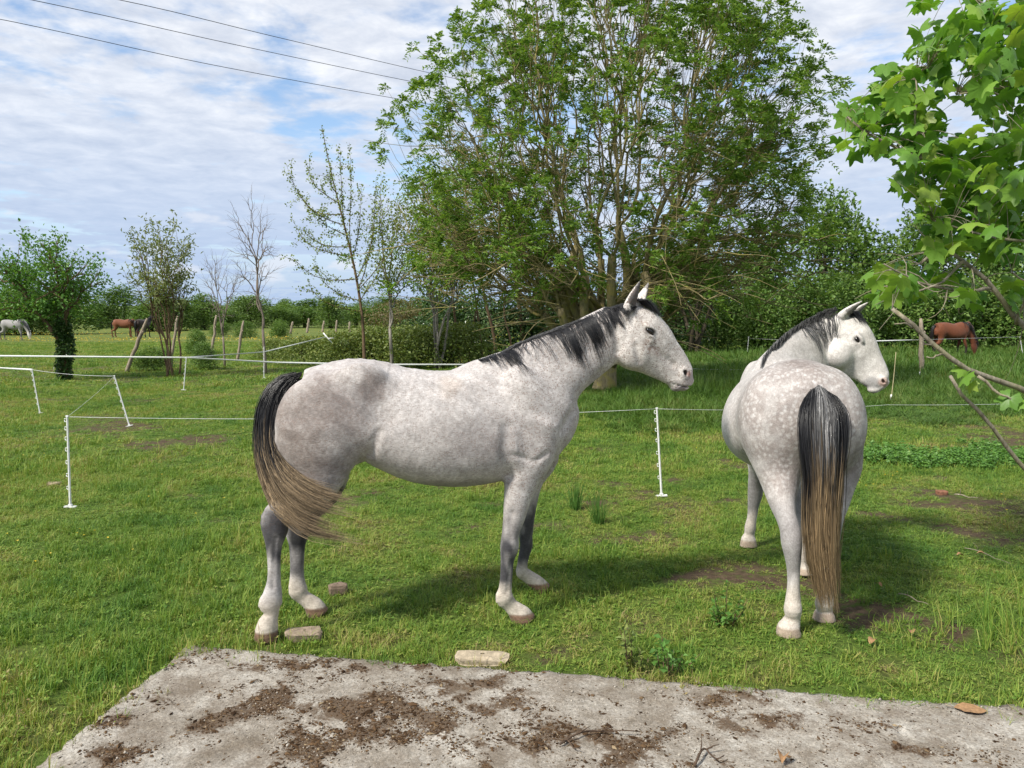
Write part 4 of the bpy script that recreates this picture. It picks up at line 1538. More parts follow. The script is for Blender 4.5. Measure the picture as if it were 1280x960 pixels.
    bl = [((-.35, 0, 1.42), (.26, .14, .12), BR, .5), ((-.3, -.30, 1.0), (.3, .18, .36), GR, .9), ((-.45, -.24, .85), (.22, .16, .24), GR, .7), ((-.3, .30, 1.05), (.24, .12, .25), GR, .55), ((-.45, .12, .95), (.2, .14, .22), GR, .25), ((-.5, .0, .8), (.25, .1, .25), GR, .6)]  # heavier grey on the right quarter puts its shaded side into the colour
    col = paint(V, W, bl)
    w_ = V @ fr.R + fr.O
    hd_m = sstep(w_[:, 0], 1.95, 2.15)[:, None] * (w_[:, 1] > 5.1)[:, None]
    col = col * (1 - hd_m) + np.array((.63, .61, .59)) * hd_m
    col *= (1 + .09 * pnoise(V, 60, 31) + .06 * pnoise(V, 130, 32))[:, None]
    jit = pnoise(V, 22, 8) * .05
    lg = (z < .8)
    d = np.where(lg & (x < 0), sstep(z + jit, .26, .42) * (1 - sstep(z + jit, .60, .78)) * .42, 0) + np.where(lg & (x > .1), sstep(z + jit, .2, .34) * (1 - sstep(z + jit, .5, .66)) * .6, 0)
    col = col * (1 - d[:, None]) + np.array(DK) * d[:, None]
    pw = (1 - sstep(z + jit * .5, .20, .34)) * lg
    col = col * (1 - pw[:, None]) + np.array((.55, .50, .44)) * pw[:, None]
    hf = 1 - sstep(z, .045, .058)
    col = col * (1 - hf[:, None]) + np.array((.40, .32, .25)) * hf[:, None]

    def spot(c, r, cc, st):
        nonlocal col
        q = np.sqrt((((V - c) / r) ** 2).sum(1)) + pnoise(V, 40, 2) * .12
        mk = ((1 - sstep(q, .5, 1.0)) * st)[:, None]
        col = col * (1 - mk) + np.array(cc) * mk
    spot(A(1090, 479, 5.36), (.085, .085, .06), (.22, .22, .225), .75)
    spot(nst + ax * .010, (.034, .05, .042), PK, .7)
    spot(nst, (.02, .022, .02), (.03, .015, .015), .9)
    for c in (eye, eye + far):
        spot(c, (.045, .045, .026), (.06, .055, .055), .8)
    spot(A(1000, 690, 4.05), (.04, .06, .06), (.03, .03, .03), .8)
    for b, t in ((A(1055, 393, 5.44), A(1078, 376.5, 5.40)), (A(1065, 394, 5.54), A(1085.5, 378, 5.54))):
        ax_ = (t - b) / np.linalg.norm(t - b)
        h = (V - b) @ ax_
        rv = V - b - h[:, None] * ax_
        on = (h > .02) & (h < .2) & (np.linalg.norm(rv, axis=1) < .052)
        fc = efc.copy()
        fc = fc - ax_ * (fc @ ax_)
        fc /= np.linalg.norm(fc)
        inn = on & ((rv @ fc) > .002)
        col[inn] = col[inn] * .3 + np.array((.06, .055, .06)) * .7
    dap = np.clip((1 - sstep(x, -.1, .15)) * sstep(z, .6, .85) * .62 + .10 * sstep(z, .6, .8), 0, 1)
    spk = np.full(len(V), .06)
    root = horse_thing('grey_horse', 'dappled grey horse seen from behind, head turned right over its croup', fr, V, Q, col, dap, spk)
    eyeball(root, eye + vw * .009, -vw, ax, .022)
    r = rng(15)
    crest = curve_pts([A(955, 450, 5.10), A(966, 436, 5.22), A(985, 419, 5.34), A(1008, 404, 5.44), A(1029, 393, 5.49), A(1048, 388, 5.5)], 160)
    toc = -(fr.R @ np.array([ray(1000, 420)[0], ray(1000, 420)[1], 0]))
    toc /= np.linalg.norm(toc)
    paths, rads, cols, mar = [], [], [], []
    for _ in range(1250):
        t = r.uniform(0, 1)
        c = crest[int(t * 159)] + toc * r.normal() * .012
        tg = crest[min(int(t * 159) + 4, 159)] - crest[max(int(t * 159) - 4, 0)]
        tg /= np.linalg.norm(tg)
        k = 9
        s_ = np.linspace(0, 1, k)[:, None]
        upd = np.array([0, 0, 1.0])
        if t > .62 and r.uniform() < .26:      # hangs down on this side behind the cheek
            L = r.uniform(.10, .26)
            P = c + toc * (.05 * s_ ** .6) + tg * L * .1 * s_ + upd * (.012 * np.sin(s_ * 3) - L * s_ ** 1.2)
        else:                                  # short and lying along the crest
            L = r.uniform(.06, .15)
            P = c + tg * L * -.5 * s_ + toc * r.uniform(0, .04) * s_ + upd * (.045 * r.uniform(.2, 1.1) * np.sin(s_ * 2.6) - .02 * s_ - L * .3 * s_ ** 2)
        mar.append(np.linspace(-.004, r.uniform(.003, .014), k))
        paths.append(P)
        rads.append(r.uniform(.0011, .0022))
        g_ = np.interp(t, [0, .3, .6, 1], [.12, .18, .09, .05]) * r.uniform(0, 1.6)
        cols.append(np.tile(BLACK * r.uniform(.7, 1.8) + g_, (k, 1)))
    paths = push_all(F_, paths, mar)
    link('mane', strands(paths, rads, cols).mesh('horse_mane', M_HAIR), root)
    paths, rads, cols = [], [], []
    pol = A(1064, 389, 5.48)
    for _ in range(220):
        c = pol + fr.R @ np.array([r.normal() * .02, r.normal() * .03, 0])
        s_ = np.linspace(0, 1, 8)[:, None]
        L = r.uniform(.06, .13)
        dn = ax * L * 1.1 * s_
        P = c + dn + np.array([0, 0, 1.0]) * .02 * np.sin(s_ * 3)
        paths.append(P)
        rads.append(r.uniform(.001, .002))
        cols.append(np.tile(BLACK * 1.2, (8, 1)))
    paths = push_all(F_, paths, [np.linspace(-.003, .010, 8)] * len(paths))
    link('forelock', strands(paths, rads, cols).mesh('horse_forelock', M_HAIR), root)
    # tail hanging straight down the middle
    cen = [(1024, 486, 4.12), (1027, 500, 4.06), (1029, 520, 4.01), (1030, 560, 3.98), (1030, 600, 3.97), (1028, 640, 3.97), (1028, 690, 3.98), (1032, 730, 3.99), (1038, 775, 4.0)]
    hw = [9, 20, 28, 27, 22, 20.5, 18, 15, 8]
    gd = []
    for f_ in (-1, -.5, 0, .5, 1):
        gd.append([A(c[0] + h * f_, c[1] + (6 if i == 0 else 0) * abs(f_), c[2] - .045 * (1 - f_ * f_) * min(i, 3) / 3) for i, (c, h) in enumerate(zip(cen, hw))])

    def tcf(t, u, r_):
        e = abs(u * 2 - 1)
        sh = .50 + r_.normal() * .07 + (.12 if u < .2 else 0) + .05 * (u > .9)
        f = sstep(t, sh - .14, sh + .18)[:, None]
        top = BLACK * r_.uniform(.7, 1.8) + (1 - sstep(e, .15, .6)) * r_.uniform(0, .42) * (1 - sstep(t, .22, .55))[:, None]
        return top * (1 - f) + BLOND * np.array((1.05, 1.0, .9)) * r_.uniform(.4, 1.5) * f
    tail_object(root, gd, 2300, 21, tcf, jitter=.010, m=16)
    return root, F_


# ------------------------------------------------------------------ the horses grazing far off
def far_horse(label, O, ang, coat, mane, legs, head, pose='graze', vox=.022, blaze=None):
    fr = Frame(O, ang)
    F_ = Field()
    tr = [(-.60, 1.22, 1.02, .12), (-.55, 1.335, .88, .2), (-.47, 1.40, .84, .25), (-.36, 1.435, .83, .27), (-.1, 1.44, .84, .275), (.16, 1.395, .735, .30), (.31, 1.385, .71, .30), (.53, 1.44, .74, .27), (.66, 1.455, .77, .235), (.80, 1.38, .81, .2), (.93, 1.2, .9, .1)]
    F_.add(Loft([((x, 0, t), (x, 0, b), w, .12) for x, t, b, w in tr], 2.1, (.4, .5)), .03)
    for s in (-1, 1):
        F_.add(Ell((-.36, s * .14, 1.1), (.2, .12, .27)), .07)
        F_.add(Ell((.68, s * .13, 1.13), (.14, .08, .25)), .07)
        hx = -.50 + (.08 if s > 0 else -.08)
        F_.add(Loft([((-.22, s * .14, .95), (-.52, s * .14, .97), .12), ((-.28, s * .14, .74), (-.50, s * .14, .78), .09), ((-.40, s * .14, .58), (-.56, s * .14, .62), .06), ((hx - .03, s * .14, .50), (hx - .13, s * .14, .53), .05), ((hx - .03, s * .14, .34), (hx - .12, s * .14, .34), .036),
                     ((hx - .02, s * .14, .14), (hx - .12, s * .14, .15), .042), ((hx + .03, s * .14, .06), (hx - .08, s * .14, .07), .045), ((hx + .05, s * .14, 0), (hx - .08, s * .14, 0), .055)], 2, (.5, .1)), .04)
        fx = .66 + (.10 if s < 0 else -.06)
        F_.add(Loft([((.76, s * .14, .9), (.56, s * .14, .9), .08), ((.73, s * .14, .7), (.60, s * .14, .7), .06), ((fx + .05, s * .14, .44), (fx - .05, s * .14, .44), .047), ((fx + .04, s * .14, .3), (fx - .04, s * .14, .3), .034), ((fx + .045, s * .14, .13), (fx - .05, s * .14, .13), .04),
                     ((fx + .09, s * .14, .05), (fx - .02, s * .14, .06), .045), ((fx + .11, s * .14, 0), (fx - .03, s * .14, 0), .055)], 2, (.5, .1)), .035)
    if pose == 'graze':
        nk = [((.60, 0, 1.46), (.95, 0, .98), .18), ((.86, 0, 1.34), (1.0, 0, .86), .14), ((1.12, 0, 1.04), (1.02, 0, .72), .11), ((1.26, 0, .76), (1.06, 0, .58), .09), ((1.30, 0, .60), (1.10, 0, .50), .085)]
        hd = [((1.33, 0, .56), (1.09, 0, .46), .09), ((1.35, 0, .42), (1.12, 0, .32), .10), ((1.34, 0, .26), (1.17, 0, .20), .075), ((1.33, 0, .12), (1.20, 0, .08), .06), ((1.30, 0, .05), (1.22, 0, .03), .05)]
        e0, e1 = (1.24, .62), (1.36, .68)
    else:
        nk = [((.60, 0, 1.46), (.95, 0, .98), .18), ((.80, 0, 1.52), (1.02, 0, 1.10), .14), ((1.02, 0, 1.62), (1.12, 0, 1.3), .11), ((1.22, 0, 1.7), (1.22, 0, 1.42), .085)]
        hd = [((1.28, 0, 1.71), (1.24, 0, 1.42), .09), ((1.42, 0, 1.64), (1.30, 0, 1.36), .10), ((1.54, 0, 1.48), (1.42, 0, 1.3), .07), ((1.66, 0, 1.3), (1.56, 0, 1.2), .06)]
        e0, e1 = (1.26, 1.68), (1.30, 1.85)
    F_.add(Loft(nk, 2, (.5, .4)), .06)
    F_.add(Loft(hd, 2.2, (.5, .5)), .03)
    for s in (-1, 1):
        F_.add(Loft([((e0[0], s * .02, e0[1]), (e0[0], s * .09, e0[1]), .025), (((e0[0] + e1[0]) / 2, s * .03, (e0[1] + e1[1]) / 2), ((e0[0] + e1[0]) / 2, s * .1, (e0[1] + e1[1]) / 2), .03), ((e1[0], s * .06, e1[1]), (e1[0], s * .075, e1[1]), .012)]), .02)
    V, Q = F_.mesh(vox)
    col = np.tile(np.array(coat, float), (len(V), 1))
    x, y, z = V.T
    lm = ((1 - sstep(z, .35, .62)) * (x < 1.05))[:, None]
    col = col * (1 - lm) + np.array(legs) * lm
    hm = sstep(x + (0.3 * (1.2 - z) if pose == 'graze' else 0), 1.25, 1.38)[:, None]
    col = col * (1 - hm) + np.array(head) * hm
    if blaze is not None:
        bm = ((x < .2) & (x > -.2) & (np.abs(y) < .02))[:, None] * 0
    root = horse_thing('grazing_horse', label, fr, V, Q, col, np.full(len(V), .2), np.zeros(len(V)))
    r = rng(int(abs(O[0] * 100)))
    paths, rads, cols = [], [], []
    cr = curve_pts([n_[0] for n_ in nk], 60)
    for _ in range(260):
        c = cr[r.integers(0, 60)]
        s_ = np.linspace(0, 1, 6)[:, None]
        L = r.uniform(.12, .3)
        paths.append(c + np.array([.03, -.16, 0]) * s_ ** .6 + np.array([0, 0, -1.0]) * L * s_ ** 1.3 + np.array([0, 0, .03]) * np.sin(s_ * 3))
        rads.append(.005)
        cols.append(np.tile(np.array(mane, float), (6, 1)))
    paths = push_all(F_, paths, [np.full(6, .008)] * len(paths))
    link('mane', strands(paths, rads, cols).mesh('horse_mane', M_HAIR), root)
    gd = [[(-.58, f_ * .04, 1.32), (-.68, f_ * .05, 1.24), (-.72, f_ * .09, .95), (-.70, f_ * .08, .65), (-.68, f_ * .04, .40)] for f_ in (-1, 0, 1)]
    tail_object(root, gd, 200, 5, lambda t, u, r_: np.tile(np.array(mane, float) * r_.uniform(.6, 1.5), (len(t), 1)), (.004, .007), .012, 8)
    return root
H2, F2 = grey_horse_from_behind()
print('horse2', time.time() - T0)
FH = [
    far_horse('red bay horse with black legs grazing before the hedge on the right', G(1183, 447)[:2], 8, (.16, .052, .022), (.012, .01, .009), (.02, .012, .01), (.11, .035, .018)),
    far_horse('dappled white and grey horse grazing at the far left edge of the field', G(14, 425)[:2], 6, (.34, .335, .33), (.08, .08, .09), (.12, .12, .13), (.62, .60, .57)),
    far_horse('chestnut horse grazing in front of the far trees, beside a dark horse', G(152, 421.5)[:2], 12, (.20, .072, .032), (.02, .012, .01), (.14, .05, .025), (.16, .055, .028)),
    far_horse('dark brown horse seen end on, next to the chestnut in the far field', G(177, 421.5)[:2], 76, (.035, .022, .018), (.008, .007, .007), (.03, .022, .02), (.03, .02, .017), pose='stand'),
]
print('far', time.time() - T0)
# ================================================================== trees and shrubs
def m_bark(name, c0, c1, scale=30.0, lichen=None):
    m, g, out = mat_new(name)
    tc = g.node('ShaderNodeTexCoord').outputs['Object']
    mp = g.node('ShaderNodeMapping', {'Vector': tc, 'Scale': (1.0, 1.0, .22)}).outputs[0]
    n = g.noise(mp, scale, 5, .65)
    col = g.ramp(n, [(.32, c0), (.68, c1)])
    if lichen:
        col = g.mix(g.math('MULTIPLY', g.step(g.noise(tc, 5, 4, .6), .46, .62), .75), col, lichen + (1,))
    principled(g, out, col, .9, .15, bump(g, n, .6, .02))
    return m


M_ASHBARK = m_bark('ash_bark', (.15, .125, .065), (.31, .26, .145), 26, (.29, .25, .075))
M_BROWNBARK = m_bark('brown_bark', (.075, .05, .03), (.19, .13, .08))
M_GREYBARK = m_bark('grey_bark', (.15, .13, .11), (.34, .31, .27))
M_DARKBARK = m_bark('dark_bark', (.03, .025, .018), (.09, .075, .05))
M_PALETWIG = m_bark('pale_twig', (.15, .12, .10), (.26, .215, .18))
M_ASHLEAF = leaf_material('ash_leaf', [(.1, (.085, .17, .030)), (.5, (.155, .275, .046)), (.9, (.28, .385, .075))], .38)
M_HAZLEAF = leaf_material('birch_leaf', [(.1, (0.111, 0.171, 0.033)), (.5, (0.194, 0.260, 0.056)), (.9, (0.297, 0.342, 0.089))], .34)
M_HAWLEAF = leaf_material('hawthorn_leaf', [(.1, (0.061, 0.147, 0.028)), (.5, (0.107, 0.233, 0.045)), (.9, (0.172, 0.319, 0.069))], .3)
M_WILLEAF = leaf_material('willow_leaf', [(.1, (0.111, 0.156, 0.046)), (.5, (0.195, 0.240, 0.091)), (.9, (0.325, 0.351, 0.182))], .3)
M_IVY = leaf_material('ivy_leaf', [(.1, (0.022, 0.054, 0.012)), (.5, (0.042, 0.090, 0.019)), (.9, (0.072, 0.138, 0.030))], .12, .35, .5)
M_HEDGE = leaf_material('hedge_leaf', [(.1, (0.056, 0.120, 0.025)), (.5, (0.109, 0.199, 0.040)), (.9, (0.191, 0.279, 0.067))], .28)
M_BRAMB = leaf_material('bramble_leaf', [(.1, (0.090, 0.139, 0.036)), (.5, (0.155, 0.211, 0.049)), (.9, (0.244, 0.276, 0.081))], .25)
M_FAR = leaf_material('far_leaf', [(.1, (0.068, 0.128, 0.027)), (.5, (0.112, 0.195, 0.042)), (.9, (0.173, 0.247, 0.068))], .25, patch=.25)
M_DEAD = leaf_material('brown_thicket_leaf', [(.1, (.11, .085, .04)), (.5, (.15, .125, .055)), (.9, (.16, .16, .06))], .2)


def unit(v):
    return v / (np.linalg.norm(v, axis=-1, keepdims=True) + 1e-9)


class Leaves:
    """many small folded leaves in one mesh"""
    def __init__(self):
        self.V, self.n = [], 0

    def add(self, p, d, s, w=.4, up=None, r=None, fold=.15):
        p, d = np.atleast_2d(p), unit(np.atleast_2d(d))
        n = len(p)
        u = r.normal(size=(n, 3)) * .55 + (np.array([0, 0, 1.0]) if up is None else up)
        sd = unit(np.cross(d, u))
        nr = np.cross(sd, d)
        s = np.broadcast_to(np.asarray(s, float), (n,))[:, None]
        V = np.stack([p, p + d * s * .5 + sd * s * w - nr * 0, p + d * s - nr * s * fold * .6, p + d * s * .5 - sd * s * w, ], 1)
        V[:, 1] += nr * s * fold
        V[:, 3] += nr * s * fold
        self.V.append(V.reshape(-1, 3))
        self.n += n

    def mesh(self, name, mat):
        V = np.concatenate(self.V)
        # two triangles to each leaf, folded along the midrib
        b = np.arange(self.n)[:, None] * 4
        return mesh_np(name, V, np.concatenate([b + np.array([[0, 1, 2]]), b + np.array([[0, 2, 3]])]), mat, smooth=False)


def kmeans(P, k, r):
    c = P[r.choice(len(P), k, replace=False)]
    for _ in range(4):
        a = np.argmin(((P[:, None] - c[None]) ** 2).sum(-1), 1)
        for i in range(k):
            if (a == i).any():
                c[i] = P[a == i].mean(0)
    return a


def grow(tb, root, targets, r, rtip=.006, expo=.5, frac=.42, split=(2, 4), arch=.10, sides=6, wob=.06, tip_cb=None, rmax=None):
    """branches that fork towards all target points; radii follow the number of twigs carried"""
    stack = [(np.asarray(root, float), np.arange(len(targets)), None)]
    while stack:
        node, ids, rin = stack.pop()
        n = len(ids)
        if n == 1:
            t = targets[ids[0]]
            L = np.linalg.norm(t - node)
            s = np.linspace(0, 1, 5)[:, None]
            mid = np.array([0, 0, -arch * L])
            P = node + (t - node) * s + mid * (s * (1 - s) * 2) + r.normal(size=3) * wob * L * np.sin(s * math.pi)
            r0 = rtip * 1.15
            tb.add(P, np.linspace(r0, rtip * .4, 5), 3, cap=False)
            continue
        k = min(n, int(r.integers(split[0], split[1] + 1)))
        a = kmeans(targets[ids], k, r) if n > k else np.arange(n)
        for c in range(k):
            sub = ids[a == c]
            if not len(sub):
                continue
            cen = targets[sub].mean(0)
            if len(sub) == 1:
                stack.append((node, sub, None))
                continue
            L = np.linalg.norm(cen - node)
            f = frac * r.uniform(.8, 1.2)
            nd = node + (cen - node) * f + np.array([0, 0, -arch * L * f]) + r.normal(size=3) * wob * L * .4
            s = np.linspace(0, 1, 5)[:, None]
            bow = r.normal(size=3) * wob * L * .5 + np.array([0, 0, -arch * L * .25])
            P = node + (nd - node) * s + bow * np.sin(s * math.pi)
            ra, rb = rtip * n ** expo * .5 + rtip * len(sub) ** expo * .5, rtip * len(sub) ** expo
            if rmax:
                ra, rb = min(ra, rmax), min(rb, rmax)
            tb.add(P, np.linspace(ra, rb, 5), sides if len(sub) > 8 else 4, cap=False)
            stack.append((nd, sub, rb))


def ellipsoid_pts(r, n, c, rad, inner=.5, zmin=None):
    out = []
    while len(out) < n:
        v = r.normal(size=3)
        v /= np.linalg.norm(v)
        q = np.asarray(c) + v * np.asarray(rad) * r.uniform(inner, 1.0)
        if zmin is None or q[2] > zmin:
            out.append(q)
    return np.array(out)


def tree_thing(name, label, cat, base, trunk_me, crown_me, group=None, crown_name='crown'):
    o = thing(name, label, cat, base, 0, group)
    if trunk_me:
        link('trunk', trunk_me, o)
    if crown_me:
        link(crown_name, crown_me, o)
    return o


def big_ash():
    """spreading many-stemmed ash behind the horses"""
    r = rng(100)
    base = ON(757, 487)
    B = base.copy()
    loc = lambda px, py, dy=0.0: AT(px, py, B[1] + dy) - B
    C = loc(780, 165)
    sx = 262 / FPX * B[1]
    # crown outline: a broad dome, its twigs mostly towards the outside
    T = []
    while len(T) < 1750:
        v = r.normal(size=3)
        v /= np.linalg.norm(v)
        rad = r.uniform(.30, 1.0) ** .55
        q = C + v * rad * np.array([sx, sx * .8, 5.2]) * (1 + .10 * math.sin(5 * v[0] + 3 * v[2]) + .06 * math.sin(11 * v[0] - 7 * v[2] + 4 * v[1]))
        low = 2.35 + .35 * math.sin(q[0] * 2.1)
        if q[2] < low:
            continue
        if q[0] > sx * .45 and q[2] < 4.0 and r.uniform() < .5:
            continue
        T.append(q)
    for _ in range(150):                         # the crown sweeps low on the left
        T.append(loc(r.uniform(505, 690), r.uniform(215, 340), r.uniform(-3.0, 2.5)))
    for _ in range(70):
        T.append(loc(r.uniform(880, 1045), r.uniform(200, 320), r.uniform(-2.5, 2.5)))
    T = np.array(T)
    tb = Tubes()
    bole = curve_pts([[-.05, 0, -.2], [-.01, 0, .15], [.02, .02, .6], [.03, .03, 1.15]], 9)
    tb.add(bole, [.36, .31, .27, .25, .24, .235, .23, .22, .17], 12)
    ns = 15
    ang = np.arctan2(T[:, 0], T[:, 2] - .6)
    groups = kmeans(np.column_stack([ang * 5.0, T[:, 1] * .45]), ns, r)
    for gi in range(ns):
        ids = np.where(groups == gi)[0]
        if len(ids) < 2:
            continue
        cen = T[ids].mean(0)
        off = unit(np.array([cen[0], cen[1] * .8, 0.0]))
        side_on = abs(cen[0]) / (abs(cen[2]) + .01)
        st = np.array([off[0] * r.uniform(.05, .16), off[1] * .12, r.uniform(.55, 1.15)])
        nd = st + (cen - st) * r.uniform(.30, .40) + np.array([0, 0, -.15 * side_on])
        s = np.linspace(0, 1, 9)[:, None]
        bow = np.array([off[0], off[1], 0]) * .16 * np.linalg.norm(nd - st)
        P = st + (nd - st) * s + bow * np.sin(s * math.pi) + r.normal(size=3) * .05 * np.sin(s * 6.28)
        rr_ = np.clip(.0085 * len(ids) ** .5, .035, .105)
        tb.add(P, np.linspace(rr_ * 1.35, rr_, 9), 7)
        # side shoots off the stem
        for _ in range(5):
            q = P[r.integers(3, 8)]
            d = unit(np.array([r.normal() + .8 * np.sign(q[0]), r.normal(), r.uniform(-.1, .8)]))
            L = r.uniform(.8, 2.2)
            ss = np.linspace(0, 1, 6)[:, None]
            tb.add(q + d * L * ss + np.array([0, 0, -.25 * L]) * ss ** 2 + r.normal(size=3) * .12 * np.sin(ss * 3.1), np.linspace(.02, .005, 6), 4, cap=False)
        grow(tb, nd, T[ids], r, .0070, .40, .40, (2, 4), .02, 5, .085, rmax=.085)
    # lichened, half-bare boughs arching out low on both sides
    for px, py, dy in [(520, 330, -1), (545, 352, .5), (585, 338, -2), (630, 352, 1), (660, 340, -2.4), (905, 352, -1), (950, 368, 0), (1000, 338, -1), (1035, 318, 1), (885, 378, -2.4), (1005, 372, 1.5), (930, 330, -2.5), (500, 300, 0), (700, 365, -2.8), (860, 345, 1.5), (1020, 300, -2), (560, 310, 2), (960, 305, 2), (820, 372, -2.6), (610, 372, -.5)]:
        e = loc(px, py, dy)
        st = np.array([.1 * np.sign(e[0]), .05 * np.sign(dy), r.uniform(1.0, 1.9)])
        L = np.linalg.norm(e - st)
        s = np.linspace(0, 1, 12)[:, None]
        P = st + (e - st) * s + np.array([0, 0, .20 * L]) * np.sin(s * math.pi) + r.normal(size=3) * .15 * np.sin(s * 5)
        tb.add(P, np.linspace(.055, .010, 12), 5, cap=False)
        for _ in range(16):
            q = P[r.integers(3, 12)]
            d = unit(np.array([.7 * np.sign(e[0]) + r.normal() * .6, r.normal() * .8, r.uniform(-.35, .55)]))
            l2 = r.uniform(.4, 1.5)
            ss = np.linspace(0, 1, 5)[:, None]
            P2 = q + d * l2 * ss + np.array([0, 0, -.2 * l2 * r.uniform(-.6, 1)]) * ss ** 2 + r.normal(size=3) * .08 * np.sin(ss * 3.1)
            tb.add(P2, np.linspace(.014, .004, 5), 3, cap=False)
            if r.uniform() < .5:
                T = np.vstack([T, P2[-1:]])
    # olive, half-bare twigs all through the lower crown
    for _ in range(1000):
        a = r.uniform(0, 6.28)
        q = r.uniform(.15, 1) ** .7
        st = np.array([math.cos(a) * sx * .8 * q, math.sin(a) * sx * .6 * q, r.uniform(1.9, 5.6)])
        d = unit(np.array([math.cos(a), math.sin(a), r.uniform(-.3, .9)]) + r.normal(size=3) * .45)
        L = r.uniform(.6, 1.9)
        ss = np.linspace(0, 1, 5)[:, None]
        tb.add(st + d * L * ss + np.array([0, 0, -.2 * L * r.uniform(-.5, 1)]) * ss ** 2 + r.normal(size=3) * .07 * np.sin(ss * 3.1), np.linspace(.011, .0035, 5), 3, cap=False)
    lv = Leaves()
    mid = np.array([C[0], C[1], C[2] * .5])
    for t in T:
        out = unit(t - mid)
        inner_ = np.linalg.norm((t - C) / np.array([sx, sx * .8, 5.2])) < .62
        if (t[2] < 4.6 and r.uniform() < .25) or (inner_ and r.uniform() < .35):
            continue
        tuft = r.uniform(.75, 1.25)
        nr = r.integers(7, 11)
        k = 5
        for _ in range(nr):
            d = unit(out * .5 + r.normal(size=3) * .75 + np.array([0, 0, .3]))
            L = r.uniform(.14, .26) * tuft
            f = np.linspace(.3, 1, k)
            rp = t + d * (L * f)[:, None] + np.array([0, 0, -.35 * L]) * (f ** 2)[:, None] + r.normal(size=3) * .025
            sd = unit(np.cross(d, np.array([0, 0, 1.0]) + r.normal(size=3) * .3))
            dd = np.concatenate([d * .5 + sd, d * .5 - sd]).reshape(2, 3).repeat(k, 0) + r.normal(size=(2 * k, 3)) * .18
            lv.add(np.concatenate([rp, rp]), dd, r.uniform(.072, .11, 2 * k) * tuft, .185, None, r)
    return tree_thing('ash_tree', 'large spreading ash tree with many stems rising behind the pale grey horse', 'tree', B, tb.mesh('ash_trunk', M_ASHBARK), lv.mesh('ash_crown', M_ASHLEAF))


def small_tree(name, label, base, H, spread, lean, nt, leafmat, barkmat, seed, leaf=(.05, .09), per=14, wleaf=.3, zlow=.35, rtip=.006, crown_c=None, cscale=(1, 1, 1), stems=1, spray=.25, arch=-.02, group=None, ivy=False, cat='tree', ex=.38):
    r = rng(seed)
    lean = np.asarray(lean, float)
    c = np.array([lean[0] * .6, lean[1] * .6, H * (.5 + zlow / 2)]) if crown_c is None else np.asarray(crown_c, float)
    T = ellipsoid_pts(r, nt, c, (spread * cscale[0], spread * cscale[1], H * (1 - zlow) / 2 * cscale[2]), .35)
    T[:, :2] += lean[:2] * ((T[:, 2:] - c[2]) / H)
    tb = Tubes()
    if stems == 1:
        f = np.array([lean[0] * .25, lean[1] * .25, H * zlow * .8])
        tr = rtip * nt ** ex
        tb.add(np.array([[0, 0, -.15], [lean[0] * .02, 0, f[2] * .3], f * np.array([.6, .6, .7]), f]), np.linspace(tr * 1.5, tr, 4), 8)
        grow(tb, f, T, r, rtip, ex, .42, (2, 3), arch, 5, .06)
    else:
        g_ = kmeans(T * np.array([1, 1, .3]), stems, r)
        for i in range(stems):
            ids = np.where(g_ == i)[0]
            if len(ids) < 2:
                continue
            cen = T[ids].mean(0)
            st = np.array([r.normal() * .08, r.normal() * .08, -.1])
            nd = st + (cen - st) * .38
            nd[:2] *= .8
            s = np.linspace(0, 1, 5)[:, None]
            tr = rtip * len(ids) ** ex
            tb.add(st + (nd - st) * s + r.normal(size=3) * .05 * np.sin(s * 3.1), np.linspace(tr * 1.4, tr, 5), 6)
            grow(tb, nd, T[ids], r, rtip, ex, .42, (2, 3), arch, 4, .06)
    lv = Leaves()
    if per:
        for t in T:
            out = unit(t - c * .7)
            k = per
            p = t - out * r.uniform(-.1, 1, (k, 1)) * spray * 2 + r.normal(size=(k, 3)) * spray * .45
            lv.add(p, out * .5 + r.normal(size=(k, 3)) * .8, r.uniform(*leaf, k), wleaf, None, r)
    o = tree_thing(name, label, cat, base, tb.mesh(name + '_trunk', barkmat), lv.mesh(name + '_crown', leafmat) if per else None, group)
    if ivy:
        iv = Leaves()
        k = 1500
        z = r.uniform(0, H * .42, k)
        a = r.uniform(0, 6.28, k)
        rad = (.20 + .14 * pnoise(np.column_stack([z * 2, np.cos(a), np.sin(a)]), 2.5, 3)) * .62 * np.interp(z, [0, H * .3, H * .42], [.9, 1.1, 1.2]) * r.uniform(.6, 1.15, k)
        p = np.column_stack([np.cos(a) * rad + lean[0] * .2 * z / H, np.sin(a) * rad, z])
        d = np.column_stack([np.cos(a), np.sin(a), np.full(k, -.5)]) + r.normal(size=(k, 3)) * .5
        iv.add(p, d, r.uniform(.07, .12, k), .42, None, r)
        link('ivy', iv.mesh('ivy', M_IVY), o)
    return o


